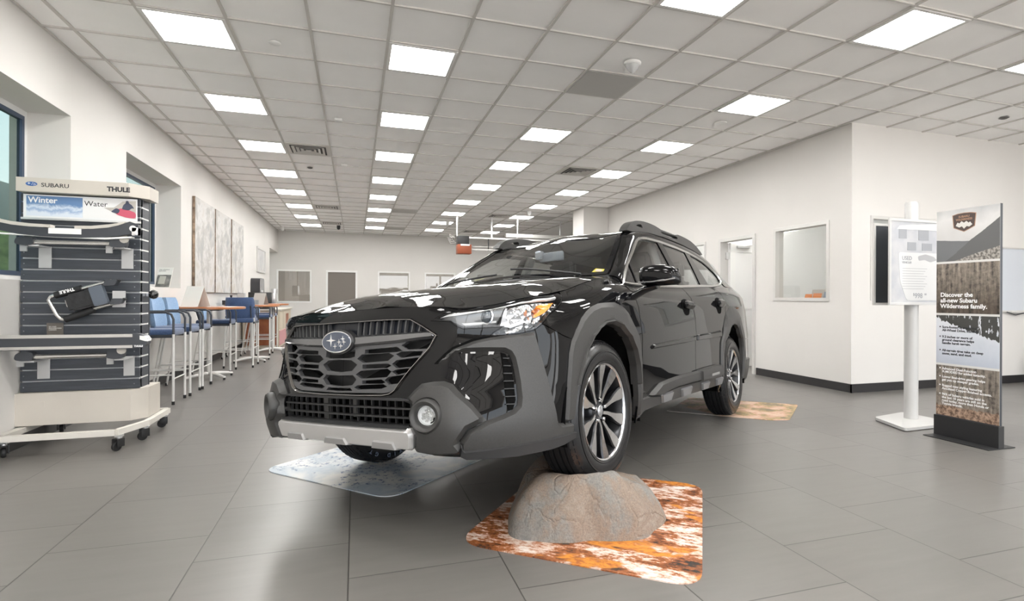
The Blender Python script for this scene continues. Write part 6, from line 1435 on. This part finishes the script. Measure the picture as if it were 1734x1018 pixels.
def tyre_low(x,y):
    """lowest z of the tyre above point (x,y), None if not under it"""
    best=None
    for s in np.linspace(-WW,WW,9):
        c=Wc+ax*float(s); rr=WR-(0.0 if abs(s)<.07 else .018)
        f=Vector((0,0,1)).cross(ax).normalized()*-1; 
        d=Vector((x,y,0))-Vector((c.x,c.y,0)); l=d.dot(Vector((f.x,f.y,0)).normalized())
        w=d.dot(Vector((ax.x,ax.y,0)).normalized())
        if abs(w)<.02 and abs(l)<rr: 
            z=c.z-math.sqrt(rr*rr-l*l); best=z if best is None else min(best,z)
    return best
fs=[]; G=np.zeros((NR+1,NA,3)); CAP=np.full((NR+1,NA),9.0)
for i in range(NR+1):
    q=i/NR; qq=.03+.97*q**.85
    for k in range(NA):
        p=C0+(ft[k]-C0)*qq; x,y=float(p[0]),float(p[1]); G[i,k]=(x,y,rock_h(x,y,q**.85))
        for dx in (-.03,0,.03):
            for dy in (-.03,0,.03):
                t=tyre_low(x+dx,y+dy)
                if t is not None: CAP[i,k]=min(CAP[i,k],t-.004+(.022 if dx or dy else 0))
for it in range(7):
    G[:,:,2]=np.minimum(G[:,:,2],CAP); z=G[:,:,2]
    if it<6:
        zz=z.copy(); zz[1:-1]=.4*z[1:-1]+.15*(z[:-2]+z[2:]+np.roll(z,1,1)[1:-1]+np.roll(z,-1,1)[1:-1]); G[:,:,2]=zz
for i in range(NR+1):
    for k in range(NA):
        x,y,z=G[i,k]; n_=.012*mn.noise(Vector((x*11,y*11,7)))+.006*mn.noise(Vector((x*30,y*30,3))); z=z+(n_ if CAP[i,k]>8 and i<NR-1 else 0)
        o_=1+(.035*mn.noise(Vector((x*5,y*5,z*9)))+.015*mn.noise(Vector((x*15,y*15,z*15))))*(1 if NR*.5<i<NR else 0)
        if CAP[i,k]<8: o_=1
        G[i,k]=(C0[0]+(x-C0[0])*o_,C0[1]+(y-C0[1])*o_,max(z,.0055) if i<NR else .0055)
vs=[tuple(p) for p in G.reshape(-1,3)]
for i in range(NR):
    for k in range(NA): fs.append((i*NA+k,i*NA+(k+1)%NA,(i+1)*NA+(k+1)%NA,(i+1)*NA+k))
fs.append(tuple(NR*NA+k for k in range(NA))); fs.append(tuple(range(NA-1,-1,-1)))
M_rock=mat('sandstone',(.35,.3,.26),.85); m=M_rock; v=coords(m,'Object'); n1=noise(m,v,2.6,5,.6,.4); n2=noise(m,v,22,8,.75); n3=noise(m,v,120,4,.7)
f=math_(m,'ADD',math_(m,'MULTIPLY',n1.outputs[0],.75),math_(m,'MULTIPLY',n2.outputs[0],.25))
c=ramp(m,f,[(.36,(.17,.165,.16)),(.46,(.25,.235,.215)),(.53,(.27,.205,.16)),(.62,(.33,.28,.235))]).outputs[0]
sp=ramp(m,n3.outputs[0],[(.38,(.82,.82,.82)),(.62,(1.08,1.08,1.08))]).outputs[0]
mm=nd(m,'ShaderNodeMix',data_type='RGBA',blend_type='MULTIPLY'); mm.inputs[0].default_value=1; ln(m,c,mm.inputs[6]); ln(m,sp,mm.inputs[7]); ln(m,mm.outputs[2],bsdf(m).inputs['Base Color'])
vc=nd(m,'ShaderNodeTexVoronoi',feature='DISTANCE_TO_EDGE'); vc.inputs['Scale'].default_value=5.5; mixv=nd(m,'ShaderNodeMix',data_type='VECTOR'); mixv.inputs[0].default_value=.25; ln(m,v,mixv.inputs[4]); ln(m,n1.outputs['Color'],mixv.inputs[5]); ln(m,mixv.outputs[1],vc.inputs['Vector'])
crk=nd(m,'ShaderNodeMapRange'); ln(m,vc.outputs['Distance'],crk.inputs[0]); crk.inputs[2].default_value=.04
bump(m,math_(m,'ADD',math_(m,'MULTIPLY',crk.outputs[0],.5),math_(m,'ADD',math_(m,'MULTIPLY',n2.outputs[0],1.0),math_(m,'MULTIPLY',n3.outputs[0],.35))),.75,.014)
mb=MB().add(vs,fs); rk_=mb.build('rock',M_rock,None,60,weld=True); tag(rk_,'big rounded grey brown rock under the left front wheel of the car','rock')
